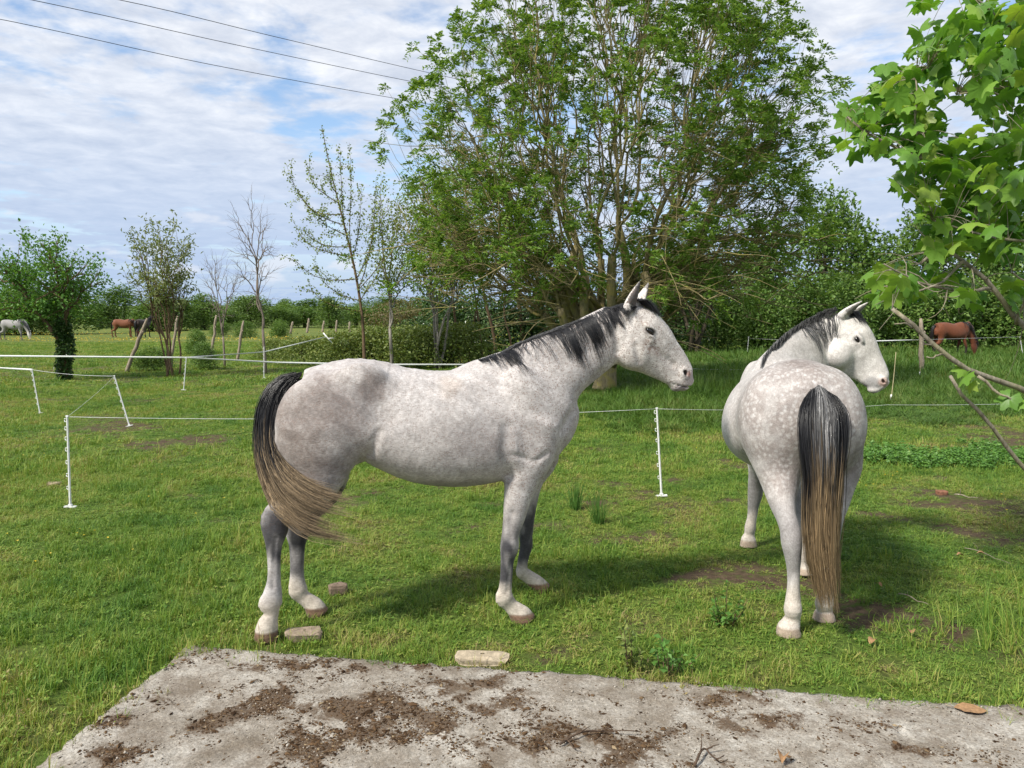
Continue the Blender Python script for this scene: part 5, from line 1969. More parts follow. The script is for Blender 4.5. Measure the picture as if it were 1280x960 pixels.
def bush_mesh(seed, rad, n, leaf, mat, name='bush', lobes=9, flat=.0, spiky=.2):
    """leafy mass of several lobes; leaves lie on and under its uneven surface"""
    r = rng(seed)
    rad = np.asarray(rad, float)
    L = []
    for i in range(lobes):
        a = r.uniform(0, 6.28)
        q = r.uniform(0, .72)
        z = r.uniform(.12, .76) * (1 - .45 * q * q)
        L.append((np.array([math.cos(a) * q, math.sin(a) * q, z]) * rad * np.array([1, 1, 1.0]), rad * r.uniform(.28, .48) * np.array([1, 1, .5 + .2 * r.uniform()])))
    L.append((np.array([0, 0, .40]) * rad, rad * np.array([.75, .75, .42])))
    L.append((np.array([0, 0, .18]) * rad, rad * np.array([.85, .85, .24])))
    lv = Leaves()
    w = np.array([l[1][0] * l[1][2] for l in L])
    w = w / w.sum()
    for (c, q), wi in zip(L, w):
        k = int(n * wi)
        v = unit(r.normal(size=(k, 3)))
        v[:, 2] = np.where(v[:, 2] < -.7, -v[:, 2], v[:, 2])
        v = unit(v)
        bump_ = 1 + .16 * pnoise(v, 5, seed + 7) + .10 * pnoise(v, 12, seed + 8)
        rr_ = np.where(r.uniform(0, 1, k) < .72, r.uniform(.86, 1.06, k), r.uniform(.45, .9, k)) * bump_
        rr_ = rr_ * np.where(r.uniform(0, 1, k) < .06, 1 + spiky * r.uniform(0, 1, k), 1)
        p = c + v * q * rr_[:, None]
        p[:, 2] = np.maximum(p[:, 2], r.uniform(0, .12, k))
        lv.add(p, v * .5 + r.normal(size=(k, 3)) * .8, r.uniform(*leaf, k), .36, None, r)
    return lv.mesh(name, mat)


def copy_tree(o, loc, rotz, scale, label):
    c = o.copy()
    COL.objects.link(c)
    c.location = tuple(loc)
    c.rotation_euler = (0, 0, rotz)
    c.scale = scale if hasattr(scale, '__len__') else (scale,) * 3
    c['label'] = label
    for ch in o.children:
        d = ch.copy()
        COL.objects.link(d)
        d.parent = c
    return c


def trunk_mesh(seed, H, r0, mat, stems=3, spread=.5, name='shrub_stems'):
    r = rng(seed)
    tb = Tubes()
    for i in range(stems):
        a = r.uniform(0, 6.28)
        q = r.uniform(.2, 1) * spread
        P = np.array([[math.cos(a) * .1, math.sin(a) * .1, -.1], [math.cos(a) * q * .4, math.sin(a) * q * .4, H * .35], [math.cos(a) * q * .8, math.sin(a) * q * .8, H * .7], [math.cos(a) * q, math.sin(a) * q, H]])
        tb.add(curve_pts(P, 6), np.linspace(r0, r0 * .4, 6), 5)
    return tb.mesh(name, mat)


big_ash()
print('ash', time.time() - T0)
# ---- the row of young trees on the left
b = ON(82, 475)
small_tree('hawthorn_tree', 'bushy green hawthorn with ivy-clad trunk on the far left', b, 3.95, 1.75, (-.1, 0, 0), 210, M_HAWLEAF, M_BROWNBARK, 110, (.06, .11), 34, .34, .30, .010, ivy=True, spray=.22, cscale=(1.0, .95, .98), crown_c=(-.42, 0, 2.72))
b = ON(213, 470)
small_tree('willow_tree', 'thin willow with pale silvery leaves beside a leaning wooden post', b, 4.75, 1.12, (-.15, 0, 0), 110, M_WILLEAF, M_BROWNBARK, 112, (.09, .15), 28, .17, .26, .0075, stems=6, spray=.22, crown_c=(-.15, 0, 3.1), cscale=(1, 1, 1.05))
b = ON(332, 467)
small_tree('bare_birch', 'leafless pale birch with upright twigs behind the white fence tape', b, 5.5, 1.0, (-.2, 0, 0), 330, M_WILLEAF, M_PALETWIG, 114, per=0, zlow=.3, rtip=.0038, cscale=(.95, .95, 1.08), crown_c=(-.25, 0, 3.6))
b = ON(281, 458)
small_tree('bare_birch', 'thinner bare sapling with reddish twigs left of the pale birch', b, 4.2, .85, (-.1, 0, 0), 220, M_WILLEAF, M_PALETWIG, 115, per=0, zlow=.3, rtip=.0036, cscale=(1.1, 1, 1.0))


def wand_birch(name, label, foot, trunk, tips, leafmat, barkmat, seed, Y=None):
    """young birch: one leaning stem, long upswept wands set with small leaves"""
    r = rng(seed)
    B_ = ON(*foot)
    Lc = lambda px, py, dy=0.0: AT(px, py, B_[1] + dy) - B_
    tr = curve_pts([np.array([0, 0, -.1])] + [Lc(*p) for p in trunk], 24)
    tb, lv = Tubes(), Leaves()
    tb.add(tr, np.linspace(.055, .008, 24), 7)
    wands = [tr[9:]]
    for k, (px, py, f) in enumerate(tips):
        st = tr[int(f * 23)]
        e = Lc(px, py, r.uniform(-1.0, 1.0))
        d = e - st
        s = np.linspace(0, 1, 12)[:, None]
        P = st + d * s + np.array([d[0] * .18, d[1] * .18, -np.linalg.norm(d) * .10]) * np.sin(s * math.pi) + r.normal(size=3) * .03 * np.sin(s * 6)
        tb.add(P, np.linspace(.016, .003, 12), 5, cap=False)
        wands.append(P)
        for _ in range(5):
            q = P[r.integers(2, 10)]
            d2 = unit(d / np.linalg.norm(d) + r.normal(size=3) * .55) * r.uniform(.25, .7)
            P2 = q + d2 * np.linspace(0, 1, 6)[:, None] + np.array([0, 0, .06]) * np.sin(np.linspace(0, 3, 6))[:, None]
            tb.add(P2, np.linspace(.006, .002, 6), 3, cap=False)
            wands.append(P2)
    for P in wands:
        L = np.linalg.norm(np.diff(P, axis=0), axis=1).sum()
        k = int(L * 44)
        q = curve_pts(P, max(k, 4))
        lv.add(q + r.normal(size=q.shape) * .045, r.normal(size=q.shape) + np.array([0, 0, -.3]), r.uniform(.05, .085, len(q)), .38, None, r)
    tree_thing(name, label, 'tree', B_, tb.mesh('birch_trunk', barkmat), lv.mesh('birch_crown', leafmat))


wand_birch('young_birch', 'young birch with long upswept twigs leaning left above the horse\'s back', (456, 466), [(453, 400), (444, 340), (430, 280), (415, 220), (402, 158)],
           [(358, 206, .62), (362, 268, .5), (363, 320, .40), (372, 238, .66), (425, 186, .62), (436, 178, .5), (382, 200, .72), (395, 330, .33), (452, 232, .5), (468, 262, .42), (385, 350, .30), (410, 200, .75), (470, 222, .38), (378, 285, .56), (398, 262, .6), (480, 300, .33), (500, 240, .36)], M_HAZLEAF, M_BROWNBARK, 116)
b = ON(490, 462)
small_tree('young_birch', 'slender birch sapling just left of the big ash', b, 6.2, 1.3, (-.2, 0, 0), 110, M_HAZLEAF, M_GREYBARK, 117, (.06, .10), 24, .36, .26, .007, spray=.34, crown_c=(0, 0, 3.9), cscale=(1.0, .9, 1.1))
b = ON(548, 460)
small_tree('hazel_tree', 'yellow-green hazel in the lower left of the ash crown', b, 6.6, 1.9, (.1, 0, 0), 260, M_HAZLEAF, M_GREYBARK, 118, (.07, .12), 34, .36, .25, .0075, stems=5, spray=.32, crown_c=(.3, 0, 4.2))
print('saplings', time.time() - T0)
# ---- thin trunks standing in the shade left of the ash
r_ = rng(130)
for i, (px, py, tx, ty, rad) in enumerate([(655, 448, 640, 300, .10), (622, 452, 600, 330, .07), (604, 455, 590, 345, .05), (575, 457, 560, 330, .05), (640, 452, 632, 360, .045), (690, 446, 700, 300, .06), (585, 456, 608, 320, .035)]):
    B_ = ON(px, py)
    Y_ = B_[1]
    tp = AT(tx, ty, Y_) - B_
    tb = Tubes()
    P = curve_pts([np.array([0, 0, -.1]), tp * np.array([.25, .3, .3]), tp * np.array([.7, .6, .65]) + np.array([r_.normal() * .06, 0, 0]), tp], 9)
    tb.add(P, np.linspace(rad, rad * .55, 9), 7)
    T = ellipsoid_pts(r_, 26, tp + np.array([0, 0, .6]), (1.1, .9, 1.0), .3)
    grow(tb, tp, T, r_, .007, .5, .4, (2, 3), -.02, 4, .07)
    lv = Leaves()
    for t in T:
        k = 14
        lv.add(t + r_.normal(size=(k, 3)) * .22, r_.normal(size=(k, 3)), r_.uniform(.06, .10, k), .36, None, r_)
    nm = ['thickest of the slim brown trunks in the shade behind the horse\'s neck', 'slim leaning trunk second to the left of the thickest shaded trunk', 'thin pale stem third in the shaded row behind the horse\'s withers', 'leftmost thin stem of the shaded row above the horse\'s back',
          'thin straight stem close beside the thickest shaded trunk', 'slim trunk between the thickest shaded trunk and the ash bole', 'thinnest crooked stem crossing the shaded row'][i]
    tree_thing('slim_tree', nm, 'tree', B_, tb.mesh('slim_trunk', M_BROWNBARK), lv.mesh('slim_crown', M_HAZLEAF), 'slim trees in the shade beside the ash')
# ---- dark gnarled tree right of the ash bole
b = ON(868, 443)
small_tree('dark_tree', 'dark twisted tree in deep shade right of the ash', b, 5.5, 2.9, (.2, 0, 0), 130, M_HEDGE, M_DARKBARK, 132, (.09, .15), 22, .36, .36, .02, stems=4, spray=.4)
print('slim', time.time() - T0)

# ---- hedges and thickets
HEDGE = [bush_mesh(200 + i, (2.0, 1.5, 3.6 + .3 * i), 5200, (.10, .18), M_HEDGE, 'hedge_foliage') for i in range(3)]
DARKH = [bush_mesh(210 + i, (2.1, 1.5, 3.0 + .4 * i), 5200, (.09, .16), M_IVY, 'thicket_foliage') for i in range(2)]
BRAM = [bush_mesh(220 + i, (1.9, 1.3, 1.5), 4200, (.06, .12), M_BRAMB, 'bramble_foliage', spiky=.6) for i in range(2)]
TREEC = [bush_mesh(230 + i, (2.6, 2.2, 6.2), 6500, (.13, .24), M_HEDGE if i else M_FAR, 'tree_foliage', 14) for i in range(3)]
STEMS = trunk_mesh(240, 2.0, .07, M_DARKBARK, 4, .7)
LOWST = trunk_mesh(242, .75, .03, M_DARKBARK, 6, .6)
TRUNK = trunk_mesh(241, 4.2, .16, M_DARKBARK, 2, .5)
GN = {}


def bush(name, label, px, py, meshes, i, s=1.0, rot=None, group=None, cat='shrub', stems=STEMS, Y=None):
    p = ON(px, py) if Y is None else np.array([AT(px, py, Y)[0], Y, 0.0])
    p = np.array([p[0], p[1], zg1(p)])
    o = thing(name, label, cat, p, rot if rot is not None else i * 1.7, group)
    o.scale = s if hasattr(s, '__len__') else (s * 1.15, s * 1.1, s)
    link('trunk', stems, o)
    link('crown', meshes[i % len(meshes)], o)
    return o


for i, (px, Y, s, where) in enumerate([(905, 37, .95, 'just right of the dark twisted tree'), (958, 36, .9, 'above the back-turned horse\'s withers'), (1015, 36, 1.0, 'straight above the back-turned horse\'s poll'), (1072, 37, 1.0, 'behind the back-turned horse\'s ears'), (1130, 38, .95, 'left of the bay horse\'s tail'),
                                      (1185, 37.5, 1.0, 'right behind the bay horse'), (1238, 38, 1.0, 'right of the bay horse\'s head'), (1292, 37, 1.05, 'at the right edge of the picture'), (1345, 38, 1.0, 'first past the right edge'), (1402, 37, 1.0, 'second past the right edge'), (1462, 38, 1.05, 'third past the right edge')]):
    if True:
        bush('hedge_shrub', 'leafy hedge shrub ' + where, px, 0, HEDGE, i, s, None, 'shrubs of the hedge on the right', Y=Y)
for i, (px, Y, s, where) in enumerate([(880, 44, .95, 'behind the dark twisted tree'), (965, 46, 1.12, 'above the turned horse\'s neck'), (1040, 47, 1.22, 'between ash and sycamore leaves'), (1110, 46, 1.12, 'behind the sycamore\'s leaf tips'), (1180, 47, 1.2, 'above the bay horse'), (1262, 45, 1.25, 'behind the sycamore at the right edge'), (1345, 46, 1.2, 'first one past the right edge'), (1430, 45, 1.15, 'second one past the right edge')]):
    bush('hedgerow_tree', 'tall leafy tree over the hedge ' + where, px, 0, TREEC[1:], i, (1.4, 1.1, s * (1.14 + .10 * (i % 3 - 1))), None, 'trees over the hedge on the right', 'tree', TRUNK, Y=Y)
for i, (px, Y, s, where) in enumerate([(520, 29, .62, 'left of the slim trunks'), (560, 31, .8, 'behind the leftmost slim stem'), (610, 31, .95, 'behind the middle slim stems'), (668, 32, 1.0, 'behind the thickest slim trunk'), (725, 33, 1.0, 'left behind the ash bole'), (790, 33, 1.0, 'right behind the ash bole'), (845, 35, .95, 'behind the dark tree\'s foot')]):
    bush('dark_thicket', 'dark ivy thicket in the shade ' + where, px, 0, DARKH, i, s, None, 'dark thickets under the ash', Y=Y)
for i, (px, Y, s, where) in enumerate([(372, 27, .72, 'right of the pale birch\'s foot'), (418, 26, .85, 'under the fence tape\'s upper end'), (468, 26.5, .95, 'at the leaning birch\'s foot'), (512, 26, 1.0, 'right of the leaning birch'), (560, 26.5, 1.05, 'low behind the horse\'s back'), (330, 31, .6, 'behind the pale birch')]):
    bush('bramble_bush', 'low bramble bush ' + where, px, 0, BRAM, i, s, None, 'brambles left of the ash', stems=LOWST, Y=Y)
bush('brown_thicket', 'brown twiggy thicket on the slope behind the leaning birch', 505, 0, [bush_mesh(250, (3.2, 2, 2.6), 4500, (.08, .15), M_DEAD, 'brown_foliage')], 0, 1.0, stems=LOWST, Y=44)
# ---- far trees across the field
words = ['first', 'second', 'third', 'fourth', 'fifth', 'sixth', 'seventh', 'eighth', 'ninth', 'tenth', 'eleventh', 'twelfth', 'thirteenth', 'fourteenth', 'fifteenth', 'sixteenth']
for i, (px, Y, s) in enumerate([(-30, 74, 1.0), (15, 76, 1.02), (58, 78, .85), (108, 110, .75), (140, 112, 1.0), (172, 90, .95), (205, 92, .98), (240, 96, .9), (268, 105, .8), (300, 110, 1.05), (335, 112, 1.0), (372, 118, .85), (405, 112, .95), (438, 120, .9), (470, 118, .9), (505, 112, .95)]):
    bush('field_tree', 'rounded far tree, %s from the left in the row across the field' % words[i], px, 0, TREEC, i, (1.9, 1.2, s * (.8 + .13 * (i * 7 % 5)) * (.62 if i > 5 else .85)), None, 'row of trees across the field', 'tree', TRUNK, Y=Y)
for i, px in enumerate([255, 300, 345, 390, 435, 480, 525, 570]):
    Y = 215 + 12 * (i % 3)
    bush('ridge_tree', 'small distant tree on the rise, %s from the left behind the field row' % words[i], px, 0, TREEC, i + 1, (4.6, 2.0, .95 + .12 * (i * 3 % 4)), None, 'distant trees on the rise', 'tree', TRUNK, Y=Y)
for i, (px, Y, s) in enumerate([(295, 62, .35), (340, 60, .4), (262, 66, .3), (232, 34, .28), (175, 24.5, .2), (240, 25, .22)]):
    bush('field_bush', 'low dark bush in the pasture, %s' % ['under the bare saplings', 'behind the pale birch trunk', 'at the left end of the far hedge', 'right of the willow\'s foot', 'left of the willow\'s foot', 'close right of the willow by the tape'][i], px, 0, HEDGE, i, (s * 1.8, s * 1.5, s * 1.1), None, 'low bushes in the pasture', stems=LOWST, Y=Y)
print('bushes', time.time() - T0)


def hills():
    m, g, out = mat_new('far_woodland')
    pos = g.node('ShaderNodeNewGeometry').outputs['Position']
    principled(g, out, g.ramp(g.noise(pos, .01, 4, .6), [(.3, (.05, .08, .03)), (.7, (.10, .13, .05))]), .9, .1)
    xs = np.linspace(-7000, 7000, 160)
    V, rows = [], [(4300, -8), (4700, .55), (5000, 1.0), (5600, .6), (6500, -8)]
    for y, h in rows:
        hh = 62 + 16 * pnoise(np.stack([xs, np.zeros(160)], 1), .0011, 44)
        V.append(np.stack([xs, y + 0 * xs, (hh * h if h > 0 else -8 + 0 * xs)], 1))
    i, j = np.meshgrid(np.arange(4), np.arange(159), indexing='ij')
    Q = np.stack([i * 160 + j, i * 160 + j + 1, (i + 1) * 160 + j + 1, (i + 1) * 160 + j], -1).reshape(-1, 4)
    tag(link('hills', mesh_np('hills', np.concatenate(V), Q, m)), kind='structure')


hills()
# ================================================================== fences
def m_plain(name, col, rough=.5, spec=.4, var=.12, scale=30.0):
    m, g, out = mat_new(name)
    tc = g.node('ShaderNodeTexCoord').outputs['Object']
    n = g.noise(tc, scale, 4, .6)
    c = g.mix(1.0, col + (1,), g.ramp(n, [(.3, (1 - var * 2,) * 3), (.7, (1 + var,) * 3)]), 'MULTIPLY')
    principled(g, out, c, rough, spec, bump(g, n, .15, .004))
    return m


M_PLASTIC = m_plain('white_plastic', (.78, .78, .76), .42, .4, .07, 18)
M_TAPE = m_plain('white_tape', (.74, .75, .73), .6, .3, .06, 40)
M_POSTWOOD = m_bark('weathered_post', (.16, .125, .09), (.38, .32, .25), 40)
M_CABLE = m_plain('black_cable', (.02, .02, .022), .6, .3)


def box(c, s):
    c, s = np.asarray(c, float), np.asarray(s, float) / 2
    V = np.array([(x, y, z) for x in (-1, 1) for y in (-1, 1) for z in (-1, 1)], float) * s + c
    F_ = np.array([(0, 1, 3, 2), (4, 6, 7, 5), (0, 4, 5, 1), (2, 3, 7, 6), (0, 2, 6, 4), (1, 5, 7, 3)])
    return V, F_


def stake(label, foot, top_off, h, yaw=0.0):
    """white step-in plastic fence stake: ribbed shaft, wire hooks up one edge, tread at the foot"""
    o = thing('fence_stake', label, 'fence stake', foot, 0, 'white plastic fence stakes')
    n = np.array([top_off[0], top_off[1], h])
    L = np.linalg.norm(n)
    q = Vector((0, 0, 1)).rotation_difference(Vector(tuple(n)))
    o.rotation_mode = 'QUATERNION'
    o.rotation_quaternion = q @ Matrix.Rotation(yaw, 3, 'Z').to_quaternion()
    # cross-shaped shaft
    Vs, Fs, k = [], [], 0
    for a, b in ((.020, .006), (.006, .018)):
        z = np.linspace(-.10, L, 5)
        for z0, z1 in zip(z[:-1], z[1:]):
            t = 1 - .25 * (z0 / L if z0 > 0 else 0)
            V, F_ = box((0, 0, (z0 + z1) / 2), (a * t, b * t, z1 - z0))
            Vs.append(V)
            Fs.append(F_ + k)
            k += 8
    V, F_ = box((0, 0, L + .006), (.022, .016, .012))
    Vs.append(V)
    Fs.append(F_ + k)
    shf = link('shaft', mesh_np('stake_shaft', np.concatenate(Vs), np.concatenate(Fs), M_PLASTIC, smooth=False), o)
    for i, f in enumerate((.22, .36, .50, .64, .76, .87, .96)):
        tb = Tubes()
        s_ = -1
        tb.add(np.array([(s_ * .006, 0, f * L - .012), (s_ * .020, 0, f * L - .012), (s_ * .026, 0, f * L), (s_ * .024, 0, f * L + .014), (s_ * .014, 0, f * L + .018)]), .0042, 5)
        link('hook', tb.mesh('stake_hook', M_PLASTIC), shf)
    V1, F1_ = box((0, 0, .012), (.105, .032, .012))
    V2, F2_ = box((0, 0, .024), (.03, .026, .02))
    link('tread', mesh_np('stake_tread', np.concatenate([V1, V2]), np.concatenate([F1_, F2_ + 8]), M_PLASTIC, smooth=False), o)
    return o


STK = {}
for key, foot, top, yaw, lab in [
    ('a', (88, 635), (84, 521), 0, 'upright white plastic stake standing alone at the near left'),
    ('b', (162, 533), (143, 470), .2, 'white plastic stake leaning left, behind the near left one'),
    ('c', (50, 517), (40, 462), .1, 'white plastic stake near the left edge holding wide tape'),
    ('d', (229.5, 488), (233, 447), .3, 'small white stake right of the willow, under the upper tape'),
    ('e', (330, 473), (330, 434), .2, 'small white stake in front of the pale birch'),
    ('f', (827, 621), (821, 511), .0, 'white plastic stake standing between the two grey horses'),
    ('g', (1279, 446), (1275, 421), .0, 'white stake at the right edge near the bay horse'),
    ('h', (934, 443), (936, 421), .0, 'tiny white stake in the shade left of the turned horse\'s neck'),
]:
    p = ON(*foot)
    t = AT(top[0], top[1], p[1])
    stake(lab, p, (t[0] - p[0], 0.0), t[2] - p[2], yaw)
    STK[key] = t


def strand(name, label, pts, rad, sag=0.0, flat=None, group=None, n=14, mat=None):
    """a fence line through the given points, hanging a little between them"""
    P = []
    pts = [np.asarray(p, float) for p in pts]
    for a, b in zip(pts[:-1], pts[1:]):
        s = np.linspace(0, 1, n)[:, None]
        q = a + (b - a) * s
        q[:, 2] -= (4 * sag * s * (1 - s))[:, 0]
        P.append(q if not P else q[1:])
    P = np.concatenate(P)
    if flat is None:
        tb = Tubes()
        tb.add(P, rad, 5)
        me = tb.mesh(name, mat or M_TAPE)
    else:                                  # a woven tape, standing on edge and twisting slowly
        k = len(P)
        T = unit(np.gradient(P, axis=0))
        tw = .35 * np.sin(np.linspace(0, 9, k) + P[0][0])
        U_ = np.array([0, 0, 1.0]) * np.cos(tw)[:, None] + np.cross(T, np.array([0, 0, 1.0])) * np.sin(tw)[:, None]
        N_ = np.cross(T, U_) * .0012
        V = np.concatenate([P + U_ * flat / 2 + N_, P - U_ * flat / 2 + N_, P - U_ * flat / 2 - N_, P + U_ * flat / 2 - N_])
        i = np.arange(k - 1)
        Q = np.concatenate([np.stack([a * k + i, a * k + i + 1, b * k + i + 1, b * k + i], 1) for a, b in ((0, 1), (1, 2), (2, 3), (3, 0))])
        me = mesh_np(name, V, Q, mat or M_TAPE)
    return tag(link(name, me), label, 'fence line', group)


D = lambda px, py, Y: AT(px, py, Y)
strand('fence_string', 'thin white cord from the near left stake across behind the pale horse', [STK['a'], STK['f']], .0019, .05)
strand('fence_string', 'thin white cord running right from the stake between the horses', [STK['f'], D(1110, 506, 8.6), D(1420, 497, 9.6)], .0016, .03)
strand('fence_string', 'thin cord sloping from the leaning stake down to the near left stake', [STK['b'], STK['a']], .0012, .02)
strand('fence_string', 'thin cord between the left edge stake and the leaning stake', [STK['c'], STK['b']], .0026, .03)
strand('fence_tape', 'short wide white tape leaving the picture at the left edge', [D(-120, 450, 14.6), STK['c']], .0, .02, .03)
strand('fence_tape', 'long white tape along the left field at the willow\'s height', [D(-160, 443.5, 17.0), STK['d'], D(345, 453, 19.2), D(470, 455.5, 20.2), D(700, 456, 21.5)], .0, .0, .038)
strand('fence_tape', 'white tape rising right past the pale birch to the brambles', [STK['d'], D(330, 440, 21.5), D(408, 421, 23.6)], .0, .0, .032)
strand('fence_tape', 'bright white tape right of the turned horse\'s head', [D(1060, 426.5, 26), D(1085, 426.5, 26), D(1140, 425, 26.5)], .0, .0, .034)
strand('fence_string', 'faint string from the tiny shaded stake to the turned horse\'s head', [D(936, 423, 34.5), D(1060, 426.5, 26)], .003, .02)
strand('fence_string', 'thin cord continuing to the stake at the right edge', [D(1140, 425, 26.5), STK['g']], .004, .0)
strand('fence_string', 'faint grey wire under the ash left of the turned horse', [D(780, 456, 24), D(960, 462, 22)], .004, .05)


def crossbar():
    o = thing('fence_peg', 'slanting white peg at the tape\'s end above the brambles', 'fence peg', tuple(D(410, 423, 23.6)), 0)
    tb = Tubes()
    a = D(404, 416, 23.6) - D(410, 423, 23.6)
    tb.add(np.array([a, -a * .8]), .02, 6)
    link('shaft', tb.mesh('peg_shaft', M_PLASTIC), o)
    tb = Tubes()
    tb.add(np.array([[0, 0, 0], D(417, 422.5, 23.6) - D(410, 423, 23.6)]), .012, 5)
    link('arm', tb.mesh('peg_arm', M_PLASTIC), o)


crossbar()


def wood_post(label, foot, top, rad, seed):
    p = ON(*foot)
    t = AT(top[0], top[1], p[1]) - p
    r = rng(seed)
    o = thing('wooden_post', label, 'fence post', p, 0, 'split wooden posts of the old fence')
    k = 9
    s = np.linspace(-.06, 1, k)[:, None]
    P = t * s + np.column_stack([r.normal(size=k) * .012, r.normal(size=k) * .012, np.zeros(k)])
    tb = Tubes()
    R = rad * np.linspace(1.1, .85, k) * r.uniform(.9, 1.1, k)
    R[-1] *= .62
    tb.add(P, R, 7)
    shf = link('shaft', tb.mesh('post_shaft', M_POSTWOOD), o)
    # a split knot and a staple
    tb = Tubes()
    q = P[6]
    tb.add(np.array([q + [rad * .7, -rad * .6, -.03], q + [rad * 1.05, -rad * .9, .01], q + [rad * .7, -rad * .6, .05]]), rad * .28, 5)
    link('knot', tb.mesh('post_knot', M_POSTWOOD), shf)
    return o


for i, (f, t, rd, lab) in enumerate([
    ((81, 473), (71, 400), .07, 'pale wooden post leaning against the ivy-clad hawthorn'),
    ((159, 465), (184, 398), .06, 'wooden post leaning far right, left of the willow'),
    ((214, 458), (221, 395), .05, 'upright wooden post behind the willow stems'),
    ((263, 452), (271, 394), .055, 'slightly leaning wooden post left of the bare sapling'),
    ((297, 450), (304, 401), .055, 'wooden post between the bare sapling and the pale birch'),
    ((363, 417), (366, 402), .11, 'leftmost short post on the rise behind the brambles'),
    ((384, 416), (386, 398), .12, 'second short post on the rise behind the brambles'),
    ((403, 415), (405, 401), .11, 'third short post on the rise behind the brambles'),
    ((420, 415), (421, 400), .10, 'fourth short post on the rise, next to the leaning birch'),
    ((437, 415), (437, 402), .10, 'rightmost short post on the rise behind the brambles'),
    ((1152, 465), (1151, 398), .075, 'grey forked post in the long grass before the bay horse'),
]):
    wood_post(lab, f, t, rd, 300 + i)


def dry_stalk(label, foot, top, rad, head=True):
    p = ON(*foot)
    t = AT(top[0], top[1], p[1]) - p
    o = thing('fence_rod', label, 'fence rod', p, 0)
    tb = Tubes()
    tb.add(curve_pts([[0, 0, -.1], t * .5 + np.array([.01, 0, 0]), t], 7), np.linspace(rad, rad * .6, 7), 6)
    link('shaft', tb.mesh('rod_shaft', m_plain('yellowed_rod', (.42, .36, .20), .6)), o)
    tb = Tubes()
    tb.add(np.array([t * .02, t * .16]), rad * 1.7, 6)
    link('sleeve', tb.mesh('rod_sleeve', M_PLASTIC), o)


dry_stalk('thin yellowed rod leaning in the long grass right of the turned horse\'s muzzle', (1113, 503), (1120, 440), .010)
dry_stalk('thin pale rod below the grey forked post', (1149, 471), (1153, 432), .010)


# ---- overhead cables, far up on the left
def cable(label, pts):
    P = curve_pts(pts, 40)
    tb = Tubes()
    tb.add(P, .016, 5)
    tag(link('power_line', tb.mesh('power_line', M_CABLE)), label, 'power line', 'overhead power lines')


cable('lowest of the three overhead cables on the left', [D(-300, -30, 31), D(0, 24, 36), D(260, 80, 42), D(517, 127, 50), D(760, 168, 60)])
cable('middle one of the three overhead cables on the left', [D(-300, -65, 31), D(40, 0, 36), D(290, 55, 42), D(525, 104, 50), D(760, 148, 60)])
cable('highest of the three overhead cables on the left', [D(-300, -85, 31), D(150, 0, 36), D(340, 45, 42), D(532, 90, 50), D(760, 140, 60)])


# ================================================================== sycamore at the right edge
def m_syc():
    m, g, out = mat_new('sycamore_leaf')
    oi = g.node('ShaderNodeObjectInfo')
    tc = g.node('ShaderNodeTexCoord').outputs['Object']
    n = g.noise(tc, 30, 3, .6)
    f = g.math('ADD', g.math('MULTIPLY', oi.outputs['Random'], .8), g.math('MULTIPLY', n, .3), clamp=True)
    col = g.ramp(f, [(.05, (.075, .19, .026)), (.45, (.135, .29, .037)), (.8, (.22, .37, .05)), (1, (.29, .37, .065))])
    # veins, slightly paler
    w = g.node('ShaderNodeTexVoronoi', {'Vector': tc, 'Scale': 55.0}, feature='DISTANCE_TO_EDGE').outputs['Distance']
    col = g.mix(g.math('MULTIPLY', g.math('SUBTRACT', 1.0, g.step(w, 0.0, .09)), .3), col, (.26, .30, .10, 1))
    b = g.node('ShaderNodeBsdfPrincipled')
    g.put(b.inputs['Base Color'], col)
    b.inputs['Roughness'].default_value = .42
    b.inputs['Specular IOR Level'].default_value = .35
    tr = g.node('ShaderNodeBsdfTranslucent')
    g.put(tr.inputs['Color'], g.mix(1.0, col, (1.15, 1.25, .45, 1), 'MULTIPLY'))
    mx = g.node('ShaderNodeMixShader', {0: .42, 1: b.outputs[0], 2: tr.outputs[0]})
    g.l.new(mx.outputs[0], out.inputs[0])
    return m


def syc_leaf_mesh(r, mat):
    """five-lobed leaf, drooping at the lobes, with its stalk; x along the midrib, unit width"""
    lob = [(0, 1.0, .32), (.95, .95, .31), (-.95, .95, .31), (1.9, .80, .32), (-1.9, .80, .32)]
    an = np.linspace(-2.75, 2.75, 38)
    R = np.zeros(38)
    for a, l, w in lob:
        R = np.maximum(R, l * np.exp(-np.abs((an - a) / (w * 2.1)) ** 1.5))
    R = np.maximum(R, .66)
    R *= (1 + .07 * np.abs(np.sin(an * 9 + r.uniform(0, 3)))) * r.uniform(.95, 1.05, 38) * .55
    cup = r.uniform(.25, .6)
    V = [(0, 0, 0)]
    for f in (.5, 1.0):
        for a, q in zip(an, R):
            x, y = q * f * math.cos(a) + .0, q * f * math.sin(a)
            z = -cup * (q * f) ** 2 * 1.6 + .06 * math.cos(5 * a / 1.9) * q * f + r.normal() * .006
            V.append((x, y, z))
    F3 = [(0, 1 + i, 2 + i) for i in range(37)]
    F4 = [(1 + i, 39 + i, 40 + i, 2 + i) for i in range(37)]
    me = mesh_np('sycamore_leaf', np.array(V), [np.array(F4), np.array(F3)], mat)
    return me


